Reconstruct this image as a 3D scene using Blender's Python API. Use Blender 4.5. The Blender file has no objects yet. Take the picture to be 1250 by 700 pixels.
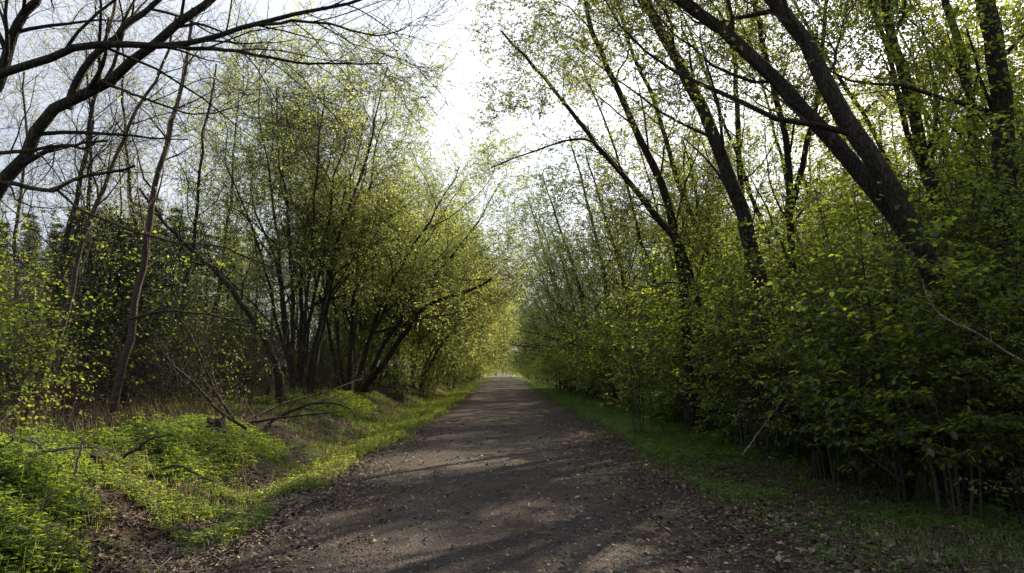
import bpy, math, colorsys
import numpy as np
from mathutils import Vector, Matrix
R = math.radians
scn = bpy.context.scene
# ---------------------------------------------------------------- camera
F_PX, W_PX, H_PX = 910.0, 1250.0, 700.0
HOR_Y, VP_X = 450.0, 613.0
CAM = np.array([0.0, 0.0, 1.6])
pitch = math.atan((HOR_Y - H_PX / 2) / F_PX)
yaw = math.atan((W_PX / 2 - VP_X) / F_PX * math.cos(pitch))      # camera turned a little to the right of the path
cam_d = bpy.data.cameras.new('camera'); cam = bpy.data.objects.new('camera', cam_d)
scn.collection.objects.link(cam); scn.camera = cam
cam.location = CAM; cam.rotation_euler = (math.pi / 2 + pitch, 0, -yaw)
cam_d.sensor_width = 36; cam_d.lens = 36 * F_PX / W_PX
cam_d.clip_start = 0.1; cam_d.clip_end = 3000
# ---------------------------------------------------------------- sun, sky, exposure
SUN_EL, SUN_AZ = R(28.5), R(31.0)          # azimuth measured from +Y (down the path) towards +X (right)
wd = bpy.data.worlds.new('World'); scn.world = wd; wd.use_nodes = True
nt = wd.node_tree; nt.nodes.clear()
o_ = nt.nodes.new('ShaderNodeOutputWorld'); b_ = nt.nodes.new('ShaderNodeBackground'); s_ = nt.nodes.new('ShaderNodeTexSky')
s_.sky_type = 'NISHITA'; s_.sun_disc = False; s_.sun_elevation = SUN_EL; s_.sun_rotation = SUN_AZ
s_.air_density = 1.0; s_.dust_density = 2.2; s_.ozone_density = 1.2; s_.altitude = 100
b_.inputs['Strength'].default_value = 0.058
# thin high veil of cloud over the blue
tc_ = nt.nodes.new('ShaderNodeTexCoord'); mp_ = nt.nodes.new('ShaderNodeMapping'); mp_.inputs['Scale'].default_value = (1, 1, 2.2)
nz_ = nt.nodes.new('ShaderNodeTexNoise'); nz_.inputs['Scale'].default_value = 2.4; nz_.inputs['Detail'].default_value = 8; nz_.inputs['Roughness'].default_value = .55
rp_ = nt.nodes.new('ShaderNodeValToRGB'); rp_.color_ramp.elements[0].position = .38; rp_.color_ramp.elements[0].color = (.55, .55, .55, 1); rp_.color_ramp.elements[1].position = .62; rp_.color_ramp.elements[1].color = (.92, .92, .92, 1)
mx_ = nt.nodes.new('ShaderNodeMix'); mx_.data_type = 'RGBA'; mx_.inputs[7].default_value = (6.0, 6.3, 7.0, 1)
nt.links.new(tc_.outputs['Generated'], mp_.inputs[0]); nt.links.new(mp_.outputs[0], nz_.inputs['Vector']); nt.links.new(nz_.outputs[0], rp_.inputs[0])
# the veil glows round the sun
sv = (math.sin(SUN_AZ) * math.cos(SUN_EL), math.cos(SUN_AZ) * math.cos(SUN_EL), math.sin(SUN_EL))
nrm_ = nt.nodes.new('ShaderNodeVectorMath'); nrm_.operation = 'NORMALIZE'; dt_ = nt.nodes.new('ShaderNodeVectorMath'); dt_.operation = 'DOT_PRODUCT'; dt_.inputs[1].default_value = sv
nt.links.new(tc_.outputs['Generated'], nrm_.inputs[0]); nt.links.new(nrm_.outputs[0], dt_.inputs[0])
def mth(op, a, b, cl=False):
    q = nt.nodes.new('ShaderNodeMath'); q.operation = op; q.use_clamp = cl
    for i_, v_ in enumerate((a, b)):
        if isinstance(v_, (int, float)): q.inputs[i_].default_value = v_
        else: nt.links.new(v_, q.inputs[i_])
    return q.outputs[0]
dp_ = mth('MAXIMUM', dt_.outputs['Value'], 0.0)
gl_ = mth('ADD', mth('MULTIPLY', mth('POWER', dp_, 5), 12.0), mth('MULTIPLY', mth('POWER', dp_, 160), 60.0))
gl_ = mth('ADD', gl_, 6.4)
vc_ = nt.nodes.new('ShaderNodeVectorMath'); vc_.operation = 'SCALE'; vc_.inputs[0].default_value = (.97, 1.0, 1.08); nt.links.new(gl_, vc_.inputs['Scale']); nt.links.new(vc_.outputs[0], mx_.inputs[7])
nt.links.new(rp_.outputs[0], mx_.inputs[0]); nt.links.new(s_.outputs[0], mx_.inputs[6]); nt.links.new(mx_.outputs[2], b_.inputs[0]); nt.links.new(b_.outputs[0], o_.inputs[0])
sd = bpy.data.lights.new('sun', 'SUN'); sun = bpy.data.objects.new('sun', sd); scn.collection.objects.link(sun)
sd.energy = 5.0; sd.angle = R(0.53); sd.color = (1.0, 0.82, 0.58)
sun.rotation_euler = Vector((math.sin(SUN_AZ) * math.cos(SUN_EL), math.cos(SUN_AZ) * math.cos(SUN_EL), math.sin(SUN_EL))).to_track_quat('Z', 'Y').to_euler()
sun.location = (20, 30, 30)
scn.view_settings.view_transform = 'Standard'; scn.view_settings.look = 'None'
scn.view_settings.exposure = 1.3; scn.view_settings.gamma = 1.0
scn.render.engine = 'CYCLES'
c = scn.cycles
c.use_denoising = True; c.denoiser = 'OPENIMAGEDENOISE'; c.denoising_input_passes = 'RGB_ALBEDO_NORMAL'
c.max_bounces = 7; c.diffuse_bounces = 3; c.transmission_bounces = 5; c.glossy_bounces = 2; c.transparent_max_bounces = 4
c.sample_clamp_indirect = 6; c.caustics_reflective = False; c.caustics_refractive = False

# ---------------------------------------------------------------- pixel to place
Rm = np.array(cam.rotation_euler.to_matrix())
def P(px, py, Y):
    """the point on the photograph's ray (px, py) that stands Y metres down the path"""
    d = Rm @ np.array([(px - W_PX / 2) / F_PX, -(py - H_PX / 2) / F_PX, -1.0])
    return CAM + d * (Y / d[1])

# ---------------------------------------------------------------- height of the land
def sm(a, b, x):
    t = np.clip((x - a) / (b - a), 0, 1); return t * t * (3 - 2 * t)
def nz(x, y, s=1.0, k=0.0):
    return (np.sin(x * 1.31 * s + 1.7 * np.sin(y * .77 * s + k)) + np.sin(y * 1.13 * s + 2.1 * np.sin(x * .59 * s + 2 * k) + k)
            + .5 * np.sin((x * 2.3 + y * 1.9) * s + 3 * k) + .5 * np.sin((x * 1.7 - y * 2.7) * s + k)) / 3.0
def edge_l(y): return -2.45 + .22 * nz(y * .6, 0 * y, 1, 3) + .68 * sm(11, 36, y)
def edge_r(y): return 2.55 + .22 * nz(y * .5, 0 * y, 1, 7) - .25 * sm(25, 60, y)
def height(x, y):
    x = np.asarray(x, float); y = np.asarray(y, float)
    z = np.zeros(np.broadcast(x, y).shape)
    z = z - .035 * np.clip(np.abs(x) / 2.4, 0, 1) ** 2
    cx = -3.55 + .25 * np.sin(y * .35) + .1 * nz(x, y, .9, 2)
    dep = .42 * (1 - .62 * sm(11, 22, y)) * (.8 + .2 * nz(x * 0, y, .5, 1))
    z = z - dep * np.exp(-((x - cx) / .62) ** 2)
    bank = .50 + .12 * nz(x, y, .35, 5) + .25 * sm(8, 28, -x) + .15 * sm(14, 30, y)
    z = z + bank * sm(3.9, 5.6, -x + .25 * nz(y, x * 0, .8, 9)) * (1 - .45 * sm(60, 140, y))
    z = z + (.13 * nz(x, y, 1.3, 4) + .05 * nz(x, y, 3.1, 11)) * sm(3.2, 4.2, -x) + .035 * nz(x, y, 4.5, 4) * sm(2.6, 3.4, np.abs(x))
    z = z + sm(2.6, 3.4, x) * (.07 * nz(x, y, .8, 6) - .06) + .25 * sm(6.5, 11, x)
    z = z + 2.6 * sm(300, 700, y)
    return z
def gp(px, py):
    """where the photograph's ray (px, py) meets the land"""
    d = Rm @ np.array([(px - W_PX / 2) / F_PX, -(py - H_PX / 2) / F_PX, -1.0])
    t = np.linspace(2, 150, 6000); q = CAM[None] + d[None] * t[:, None]
    k = np.argmax(q[:, 2] < height(q[:, 0], q[:, 1])); return q[k] if k else q[-1]

# ---------------------------------------------------------------- mesh and object helpers
def mesh(name, V, Fs, mats, smooth=False, mi=None):
    """Fs: list of (F, n) index arrays"""
    me = bpy.data.meshes.new(name); V = np.asarray(V, np.float32)
    if not isinstance(Fs, (list, tuple)): Fs = [Fs]
    Fs = [np.asarray(f, np.int32) for f in Fs if len(f)]
    me.vertices.add(len(V)); me.vertices.foreach_set('co', V.ravel())
    loops = np.concatenate([f.ravel() for f in Fs]); tot = np.concatenate([np.full(len(f), f.shape[1], np.int32) for f in Fs])
    st = np.concatenate([[0], np.cumsum(tot)[:-1]]).astype(np.int32)
    me.loops.add(len(loops)); me.loops.foreach_set('vertex_index', loops)
    me.polygons.add(len(tot)); me.polygons.foreach_set('loop_start', st); me.polygons.foreach_set('loop_total', tot)
    if smooth: me.polygons.foreach_set('use_smooth', np.ones(len(tot), bool))
    if not isinstance(mats, (list, tuple)): mats = [mats]
    for m in mats: me.materials.append(m)
    if mi is not None: me.polygons.foreach_set('material_index', np.asarray(mi, np.int32))
    me.update(calc_edges=True); return me
def obj(name, me, parent=None, kind=None):
    o = bpy.data.objects.new(name, me); scn.collection.objects.link(o)
    if parent: o.parent = parent
    if kind: o['kind'] = kind
    return o
def thing(name, label, cat, loc=(0, 0, 0), rz=0, group=None):
    o = bpy.data.objects.new(name, None); scn.collection.objects.link(o)
    o.location = loc; o.rotation_euler = (0, 0, rz); o.empty_display_size = .2
    return tag(o, label, cat, group)
def tag(o, label, cat, group=None):
    o['label'] = label; o['category'] = cat
    if group: o['group'] = group
    return o
def dup(root, loc, rz=0, s=1.0, label=None, tilt=(0, 0)):
    r = root.copy(); scn.collection.objects.link(r); r.location = loc; r.rotation_euler = (tilt[0], tilt[1], rz); r.scale = (s, s, s)
    if label: r['label'] = label
    for ch in list(root.children):
        q = ch.copy(); scn.collection.objects.link(q); q.parent = r
    return r
class Bag:
    def __init__(s): s.V = []; s.F = {}; s.n = 0
    def add(s, V, F):
        if len(V) == 0: return
        V = np.asarray(V).reshape(-1, 3); F = np.asarray(F)
        s.V.append(V); s.F.setdefault(F.shape[1], []).append(F + s.n); s.n += len(V)
    def mesh(s, name, m, smooth=False):
        return mesh(name, np.concatenate(s.V), [np.concatenate(f) for f in s.F.values()], m, smooth)
def norm(v): return v / np.maximum(np.linalg.norm(v, axis=-1, keepdims=True), 1e-9)
def tubes(Pt, Rd, S, bump=0, rng=None, cap=True):
    """Pt (N,K,3) centre lines, Rd (N,K) radii -> vertices, quads"""
    N, K, _ = Pt.shape
    T = np.empty_like(Pt); T[:, 1:-1] = Pt[:, 2:] - Pt[:, :-2]; T[:, 0] = Pt[:, 1] - Pt[:, 0]; T[:, -1] = Pt[:, -1] - Pt[:, -2]; T = norm(T)
    ref = np.where(np.abs(T[:, :1, 2:3]) > .9, np.array([[[1., 0, 0]]]), np.array([[[0, 0, 1.]]])) * np.ones_like(T)
    ref = np.where(np.abs(T.mean(1)[:, None, 2:3]) > .6, np.array([[[0.31, .95, 0]]]), np.array([[[0, 0, 1.]]])) * np.ones_like(T)
    U = norm(np.cross(T, ref)); W = np.cross(T, U)
    a = np.arange(S) * 2 * np.pi / S
    rr = Rd[:, :, None]
    if bump and rng is not None:
        lobes = rng.uniform(-1, 1, (N, 1, S)) * .6 + rng.uniform(-1, 1, (N, K, S)) * .4
        rr = rr * (1 + bump * lobes)
    V = Pt[:, :, None] + rr[..., None] * (np.cos(a)[None, None, :, None] * U[:, :, None] + np.sin(a)[None, None, :, None] * W[:, :, None])
    idx = np.arange(N * K * S).reshape(N, K, S)
    A = idx[:, :-1]; B = idx[:, 1:]
    F = np.stack([A, np.roll(A, -1, 2), np.roll(B, -1, 2), B], -1).reshape(-1, 4)
    if cap and S >= 4 and S % 2 == 0:
        e = idx[:, -1]; C = [e[:, [0, i, i + 1, i + 2]] for i in range(1, S - 2, 2)]
        F = np.concatenate([F] + C)
    return V.reshape(-1, 3), F
def curve(pts, K):
    """Catmull-Rom through pts (n, d), K points evenly along it"""
    p = np.asarray(pts, float); p = np.vstack([2 * p[0] - p[1], p, 2 * p[-1] - p[-2]]); out = []
    for i in range(1, len(p) - 2):
        t = np.linspace(0, 1, 12, endpoint=(i == len(p) - 3))[:, None]
        out.append(.5 * (2 * p[i] + (p[i + 1] - p[i - 1]) * t + (2 * p[i - 1] - 5 * p[i] + 4 * p[i + 1] - p[i + 2]) * t ** 2 + (3 * p[i] - p[i - 1] - 3 * p[i + 1] + p[i + 2]) * t ** 3))
    q = np.vstack(out); s = np.concatenate([[0], np.cumsum(np.linalg.norm(np.diff(q[:, :3], axis=0), axis=1))])
    u = np.linspace(0, s[-1], K); return np.stack([np.interp(u, s, q[:, j]) for j in range(q.shape[1])], 1)
def grow(Pt, Rd, M, rng, t=(.25, .98), ang=(35, 65), ln=1.0, K=6, wob=.18, up=.05, rs=.6, r_end=.25, taper_len=.45, side=None, rmin=.0035):
    """M child branches on each parent line"""
    N, Kp, _ = Pt.shape
    tt = t[0] + (t[1] - t[0]) * (np.arange(M)[None] + rng.uniform(0, 1, (N, M))) / M
    f = tt * (Kp - 1); i = np.minimum(f.astype(int), Kp - 2); w = (f - i)[..., None]; n = np.arange(N)[:, None]
    p = Pt[n, i] * (1 - w) + Pt[n, i + 1] * w; T = norm(Pt[n, i + 1] - Pt[n, i]); r = Rd[n, i] * (1 - w[..., 0]) + Rd[n, i + 1] * w[..., 0]
    a = np.radians(rng.uniform(ang[0], ang[1], (N, M))); ph = rng.uniform(0, 6.28, (N, 1)) + np.arange(M)[None] * 2.4 + rng.uniform(-.5, .5, (N, M))
    ref = np.where(np.abs(T[..., 2:3]) > .85, np.array([1., 0, 0]), np.array([0, 0, 1.]))
    U = norm(np.cross(T, ref)); V = np.cross(U, T)
    if side is not None:                                           # flat sprays: children leave sideways rather than up and down
        ph = np.where(np.arange(M)[None] % 2 == 0, 0, np.pi) + rng.normal(0, side, (N, M))
    d = np.cos(a)[..., None] * T + np.sin(a)[..., None] * (np.cos(ph)[..., None] * U + np.sin(ph)[..., None] * V)
    L = ln * (1 - taper_len * (tt - t[0]) / (t[1] - t[0])) * rng.uniform(.65, 1.25, (N, M))
    p = p.reshape(-1, 3); d = d.reshape(-1, 3); L = L.reshape(-1); r0 = np.maximum((r * rs).reshape(-1) * rng.uniform(.7, 1.1, N * M), rmin)
    out = np.empty((N * M, K, 3)); out[:, 0] = p; bend = rng.normal(0, wob * .6, (N * M, 3))
    for k in range(1, K):
        d = norm(d + bend * .5 + rng.normal(0, wob, (N * M, 3)) + np.array([0, 0, up])); p = p + d * (L / (K - 1))[:, None]; out[:, k] = p
    RR = r0[:, None] * np.linspace(1, r_end, K)[None]
    return out, np.maximum(RR, rmin * .6)
def leaves(Pt, M, rng, size=.05, t=(.15, 1.0), tilt=.5, off=.6, fine=False, wide=.62, sag=.25):
    """M leaves on each twig line: folded blades of 2 (or 4) triangles a side"""
    N, K, _ = Pt.shape
    f = rng.uniform(t[0], t[1], (N, M)) * (K - 1); f = np.minimum(f, K - 1 - 1e-6); i = f.astype(int); w = (f - i)[..., None]; n = np.arange(N)[:, None]
    p = (Pt[n, i] * (1 - w) + Pt[n, i + 1] * w).reshape(-1, 3); T = norm(Pt[n, i + 1] - Pt[n, i]).reshape(-1, 3); Q = len(p)
    s = size * rng.uniform(.55, 1.25, Q)[:, None]
    ax = norm(T * .5 + rng.normal(0, .7, (Q, 3)) * np.array([1, 1, .45]) + np.array([0, 0, -sag]))
    nn = norm(np.array([0, 0, 1.]) + rng.normal(0, tilt, (Q, 3))); sd_ = norm(np.cross(ax, nn)); nn = np.cross(sd_, ax)
    p = p + ax * s * off * rng.uniform(.2, 1, (Q, 1)); fold = .12
    if fine:
        V = np.stack([p, p + ax * s * .3 + sd_ * s * wide * .46 + nn * s * fold, p + ax * s * .72 + sd_ * s * wide * .36 + nn * s * fold * .6 - nn * s * .06,
                      p + ax * s - nn * s * .14, p + ax * s * .72 - sd_ * s * wide * .36 + nn * s * fold * .6 - nn * s * .06, p + ax * s * .3 - sd_ * s * wide * .46 + nn * s * fold], 1)
        b = np.arange(Q)[:, None] * 6; F = np.concatenate([b + np.array([[0, 1, 2, 3]]), b + np.array([[0, 3, 4, 5]])])
    else:
        V = np.stack([p, p + ax * s * .5 + sd_ * s * wide * .5, p + ax * s, p + ax * s * .5 - sd_ * s * wide * .5 + nn * s * .1], 1)
        F = np.arange(Q * 4).reshape(-1, 4)
    return V.reshape(-1, 3), F

# ---------------------------------------------------------------- materials
def mat(name):
    m = bpy.data.materials.new(name); m.use_nodes = True; m.node_tree.nodes.clear(); return m, m.node_tree
def nd(nt, t, **kw):
    n = nt.nodes.new(t)
    for k, v in kw.items():
        if k in n.inputs.keys(): n.inputs[k].default_value = v
        else: setattr(n, k, v)
    return n
def ramp(nt, fac, stops):
    r = nt.nodes.new('ShaderNodeValToRGB'); e = r.color_ramp.elements
    while len(e) < len(stops): e.new(.5)
    for x, (p, col) in zip(e, stops): x.position = p; x.color = (*col, 1)
    nt.links.new(fac, r.inputs[0]); return r
def leaf_mat(name, stops, trans, tw=.5, rough=.5, gloss=.035):
    """leaf: reflects little, lets the light behind it through; each leaf its own tone"""
    m, nt = mat(name); L = nt.links
    g = nd(nt, 'ShaderNodeNewGeometry'); oi = nd(nt, 'ShaderNodeObjectInfo')
    r = ramp(nt, g.outputs['Random Per Island'], stops)
    h = nd(nt, 'ShaderNodeHueSaturation'); mr = nd(nt, 'ShaderNodeMapRange'); mr.inputs[3].default_value = .485; mr.inputs[4].default_value = .515
    L.new(oi.outputs['Random'], mr.inputs[0]); L.new(mr.outputs[0], h.inputs['Hue']); L.new(r.outputs[0], h.inputs['Color'])
    d = nd(nt, 'ShaderNodeBsdfDiffuse'); t = nd(nt, 'ShaderNodeBsdfTranslucent'); gl = nd(nt, 'ShaderNodeBsdfGlossy', Roughness=rough); gl.inputs[0].default_value = (1, 1, 1, 1)
    mul = nd(nt, 'ShaderNodeMix', data_type='RGBA', blend_type='MULTIPLY'); mul.inputs[0].default_value = 1
    L.new(h.outputs[0], mul.inputs[6]); mul.inputs[7].default_value = (*trans, 1)
    L.new(h.outputs[0], d.inputs[0]); L.new(mul.outputs[2], t.inputs[0])
    a = nd(nt, 'ShaderNodeMixShader'); a.inputs[0].default_value = tw; L.new(d.outputs[0], a.inputs[1]); L.new(t.outputs[0], a.inputs[2])
    b = nd(nt, 'ShaderNodeMixShader'); b.inputs[0].default_value = gloss; L.new(a.outputs[0], b.inputs[1]); L.new(gl.outputs[0], b.inputs[2])
    o = nd(nt, 'ShaderNodeOutputMaterial'); L.new(b.outputs[0], o.inputs[0]); return m
def bark_mat(name, c1, c2, moss=None, mk=.5, sc=9.0, bands=False):
    m, nt = mat(name); L = nt.links; tc = nd(nt, 'ShaderNodeTexCoord'); mp = nd(nt, 'ShaderNodeMapping'); mp.inputs['Scale'].default_value = (1, 1, .22) if not bands else (1, 1, 2.5)
    L.new(tc.outputs['Object'], mp.inputs[0]); n = nd(nt, 'ShaderNodeTexNoise', Scale=sc, Detail=7, Roughness=.65); L.new(mp.outputs[0], n.inputs['Vector'])
    n2 = nd(nt, 'ShaderNodeTexNoise', Scale=sc * 4, Detail=4, Roughness=.6); L.new(mp.outputs[0], n2.inputs['Vector'])
    r = ramp(nt, n.outputs[0], [(.32, c1), (.68, c2)]); col = r.outputs[0]
    if moss:
        n3 = nd(nt, 'ShaderNodeTexNoise', Scale=1.4, Detail=5, Roughness=.7); L.new(tc.outputs['Object'], n3.inputs['Vector'])
        rr = ramp(nt, n3.outputs[0], [(mk, (0, 0, 0)), (mk + .12, (1, 1, 1))])
        mx = nd(nt, 'ShaderNodeMix', data_type='RGBA'); L.new(rr.outputs[0], mx.inputs[0]); L.new(col, mx.inputs[6]); mx.inputs[7].default_value = (*moss, 1); col = mx.outputs[2]
    vo = nd(nt, 'ShaderNodeTexVoronoi', feature='DISTANCE_TO_EDGE', Scale=sc * 2.6); mq = nd(nt, 'ShaderNodeMapping'); mq.inputs['Scale'].default_value = (1, 1, .16) if not bands else (1, 1, 1.6)
    nw = nd(nt, 'ShaderNodeTexNoise', Scale=5, Detail=4); L.new(tc.outputs['Object'], nw.inputs['Vector']); vm = nd(nt, 'ShaderNodeMix', data_type='RGBA', blend_type='ADD'); vm.inputs[0].default_value = .12
    L.new(tc.outputs['Object'], vm.inputs[6]); L.new(nw.outputs['Color'], vm.inputs[7]); L.new(vm.outputs[2], mq.inputs[0]); L.new(mq.outputs[0], vo.inputs['Vector'])
    rc = ramp(nt, vo.outputs['Distance'], [(.0, (.42, .40, .38)), (.16, (1, 1, 1))]); mc = nd(nt, 'ShaderNodeMix', data_type='RGBA', blend_type='MULTIPLY'); mc.inputs[0].default_value = .3 if bands else .9
    L.new(col, mc.inputs[6]); L.new(rc.outputs[0], mc.inputs[7]); nl = nd(nt, 'ShaderNodeTexNoise', Scale=3.3, Detail=8, Roughness=.75); L.new(tc.outputs['Object'], nl.inputs['Vector'])
    rl = ramp(nt, nl.outputs[0], [(.58, (0, 0, 0)), (.66, (.55, .55, .55))]); ml = nd(nt, 'ShaderNodeMix', data_type='RGBA'); L.new(rl.outputs[0], ml.inputs[0]); L.new(mc.outputs[2], ml.inputs[6]); ml.inputs[7].default_value = (.15, .155, .12, 1); col = ml.outputs[2]
    p = nd(nt, 'ShaderNodeBsdfPrincipled', Roughness=.85); p.inputs['Specular IOR Level'].default_value = .25; L.new(col, p.inputs['Base Color'])
    a0 = nd(nt, 'ShaderNodeMath', operation='MULTIPLY_ADD'); rb = ramp(nt, vo.outputs['Distance'], [(.0, (0, 0, 0)), (.2, (1, 1, 1))]); L.new(rb.outputs[0], a0.inputs[0]); a0.inputs[1].default_value = .2 if bands else .7; L.new(n.outputs[0], a0.inputs[2])
    ad = nd(nt, 'ShaderNodeMath', operation='ADD'); L.new(a0.outputs[0], ad.inputs[0]); L.new(n2.outputs[0], ad.inputs[1])
    b = nd(nt, 'ShaderNodeBump', Strength=1, Distance=.05); L.new(ad.outputs[0], b.inputs['Height']); L.new(b.outputs[0], p.inputs['Normal'])
    o = nd(nt, 'ShaderNodeOutputMaterial'); L.new(p.outputs[0], o.inputs[0]); return m
def plain_mat(name, stops, rough=.9, spec=.2):
    m, nt = mat(name); L = nt.links; g = nd(nt, 'ShaderNodeNewGeometry'); r = ramp(nt, g.outputs['Random Per Island'], stops)
    p = nd(nt, 'ShaderNodeBsdfPrincipled', Roughness=rough); p.inputs['Specular IOR Level'].default_value = spec
    L.new(r.outputs[0], p.inputs['Base Color']); o = nd(nt, 'ShaderNodeOutputMaterial'); L.new(p.outputs[0], o.inputs[0]); return m
M_HAZEL = leaf_mat('hazel_leaf', [(0, (.022, .038, .012)), (.55, (.036, .056, .014)), (1, (.062, .080, .018))], (7.4, 6.7, 2.6), .64)
M_ALDER = leaf_mat('young_leaf', [(0, (.070, .094, .035)), (.5, (.105, .120, .040)), (1, (.16, .155, .045))], (3.9, 4.15, 3.1), .64)
M_CANOPY = leaf_mat('canopy_leaf', [(0, (.034, .054, .016)), (.5, (.052, .070, .018)), (1, (.085, .098, .022))], (6.2, 5.7, 2.8), .6)
M_CANOPY_SHADED = leaf_mat('shaded_canopy_leaf', [(0, (.021, .036, .014)), (.5, (.034, .050, .018)), (1, (.062, .080, .024))], (3.4, 3.5, 2.0), .45)  # shade on the right-hand row put into the leaf colour: darker, less translucent
M_SHRUB = leaf_mat('shrub_leaf', [(0, (.026, .046, .015)), (.6, (.045, .072, .018)), (1, (.08, .10, .022))], (5, 4.6, 1.8), .6)
M_HOLLY = leaf_mat('holly_leaf', [(0, (.012, .028, .012)), (1, (.025, .05, .018))], (1, 1, .8), .12, .3, .05)
M_NEEDLE = leaf_mat('spruce_needles', [(0, (.016, .035, .014)), (1, (.035, .065, .02))], (1.6, 1.6, 1), .25)
M_HERB = leaf_mat('herb_leaf', [(0, (.035, .068, .016)), (.6, (.065, .10, .022)), (1, (.11, .135, .028))], (4.4, 4.0, 1.6), .52)
M_DEEP = leaf_mat('deep_green_leaf', [(0, (.042, .095, .019)), (.6, (.060, .122, .023)), (1, (.09, .15, .028))], (2.2, 2.2, 1.1), .45)
M_GRASS = leaf_mat('grass_blade', [(0, (.04, .07, .018)), (.55, (.07, .10, .024)), (.82, (.11, .115, .04)), (1, (.25, .2, .1))], (1.9, 1.9, 1.2), .45)
M_BARK = bark_mat('dark_bark', (.022, .018, .015), (.065, .054, .044), (.045, .055, .02), .52)
M_BARKG = bark_mat('grey_bark', (.03, .026, .022), (.085, .073, .06), (.055, .07, .022), .54)
M_PINK = bark_mat('pinkish_bark', (.055, .044, .037), (.155, .125, .105), None, .5, 12, True)
M_MOSSY = bark_mat('mossy_bark', (.03, .025, .018), (.06, .05, .032), (.12, .115, .028), .46)
M_TWIG = plain_mat('twig_bark', [(0, (.03, .023, .018)), (.7, (.06, .045, .034)), (1, (.10, .075, .055))])
M_PALETWIG = plain_mat('pale_twig', [(0, (.16, .13, .11)), (1, (.32, .27, .23))])
M_HAZBARK = bark_mat('hazel_bark', (.065, .057, .045), (.17, .145, .115), (.06, .08, .03), .58, 14, True)
M_DEAD = bark_mat('dead_wood', (.22, .185, .15), (.50, .43, .36), (.09, .09, .04), .66, 12)
M_DEADDARK = bark_mat('dark_dead_wood', (.035, .028, .023), (.11, .09, .072), None)
M_ROT = bark_mat('rotten_wood', (.016, .012, .009), (.055, .04, .028), (.06, .09, .02), .62, 7)
M_MOSS = bark_mat('stump_moss', (.035, .045, .014), (.09, .10, .03), None, .5, 16)
M_LITTER = plain_mat('dead_leaf', [(0, (.035, .024, .017)), (.4, (.075, .052, .037)), (.8, (.14, .10, .073)), (1, (.30, .24, .19))], .75, .3)
M_STONE = plain_mat('gravel_stone', [(0, (.045, .042, .042)), (.5, (.042, .037, .035)), (.95, (.075, .066, .06)), (1, (.28, .26, .24))], .85, .25)

def ground_mat():
    m, nt = mat('forest_soil'); L = nt.links; tc = nd(nt, 'ShaderNodeTexCoord')
    n = nd(nt, 'ShaderNodeTexNoise', Scale=1.1, Detail=8, Roughness=.7); n2 = nd(nt, 'ShaderNodeTexNoise', Scale=28, Detail=5, Roughness=.7); v = nd(nt, 'ShaderNodeTexVoronoi', Scale=22)
    for q in (n, n2, v): L.new(tc.outputs['Object'], q.inputs['Vector'])
    r2 = ramp(nt, n2.outputs[0], [(.3, (.022, .017, .013)), (.55, (.052, .040, .030)), (.75, (.12, .092, .07))])
    r1 = ramp(nt, n.outputs[0], [(.46, (0, 0, 0)), (.6, (1, 1, 1))])
    mx = nd(nt, 'ShaderNodeMix', data_type='RGBA'); L.new(r1.outputs[0], mx.inputs[0]); L.new(r2.outputs[0], mx.inputs[6]); mx.inputs[7].default_value = (.045, .062, .018, 1)
    # far down the path the land is grassy
    sx = nd(nt, 'ShaderNodeSeparateXYZ'); L.new(tc.outputs['Object'], sx.inputs[0]); mr = nd(nt, 'ShaderNodeMapRange'); mr.inputs[1].default_value = 45; mr.inputs[2].default_value = 170; L.new(sx.outputs[1], mr.inputs[0])
    m2 = nd(nt, 'ShaderNodeMix', data_type='RGBA'); L.new(mr.outputs[0], m2.inputs[0]); L.new(mx.outputs[2], m2.inputs[6]); m2.inputs[7].default_value = (.10, .15, .028, 1)
    p = nd(nt, 'ShaderNodeBsdfPrincipled', Roughness=.95); p.inputs['Specular IOR Level'].default_value = .1; L.new(m2.outputs[2], p.inputs['Base Color'])
    ad = nd(nt, 'ShaderNodeMath', operation='ADD'); L.new(n2.outputs[0], ad.inputs[0]); L.new(v.outputs[0], ad.inputs[1])
    b = nd(nt, 'ShaderNodeBump', Strength=1, Distance=.03); L.new(ad.outputs[0], b.inputs['Height']); L.new(b.outputs[0], p.inputs['Normal'])
    o = nd(nt, 'ShaderNodeOutputMaterial'); L.new(p.outputs[0], o.inputs[0]); return m
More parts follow.
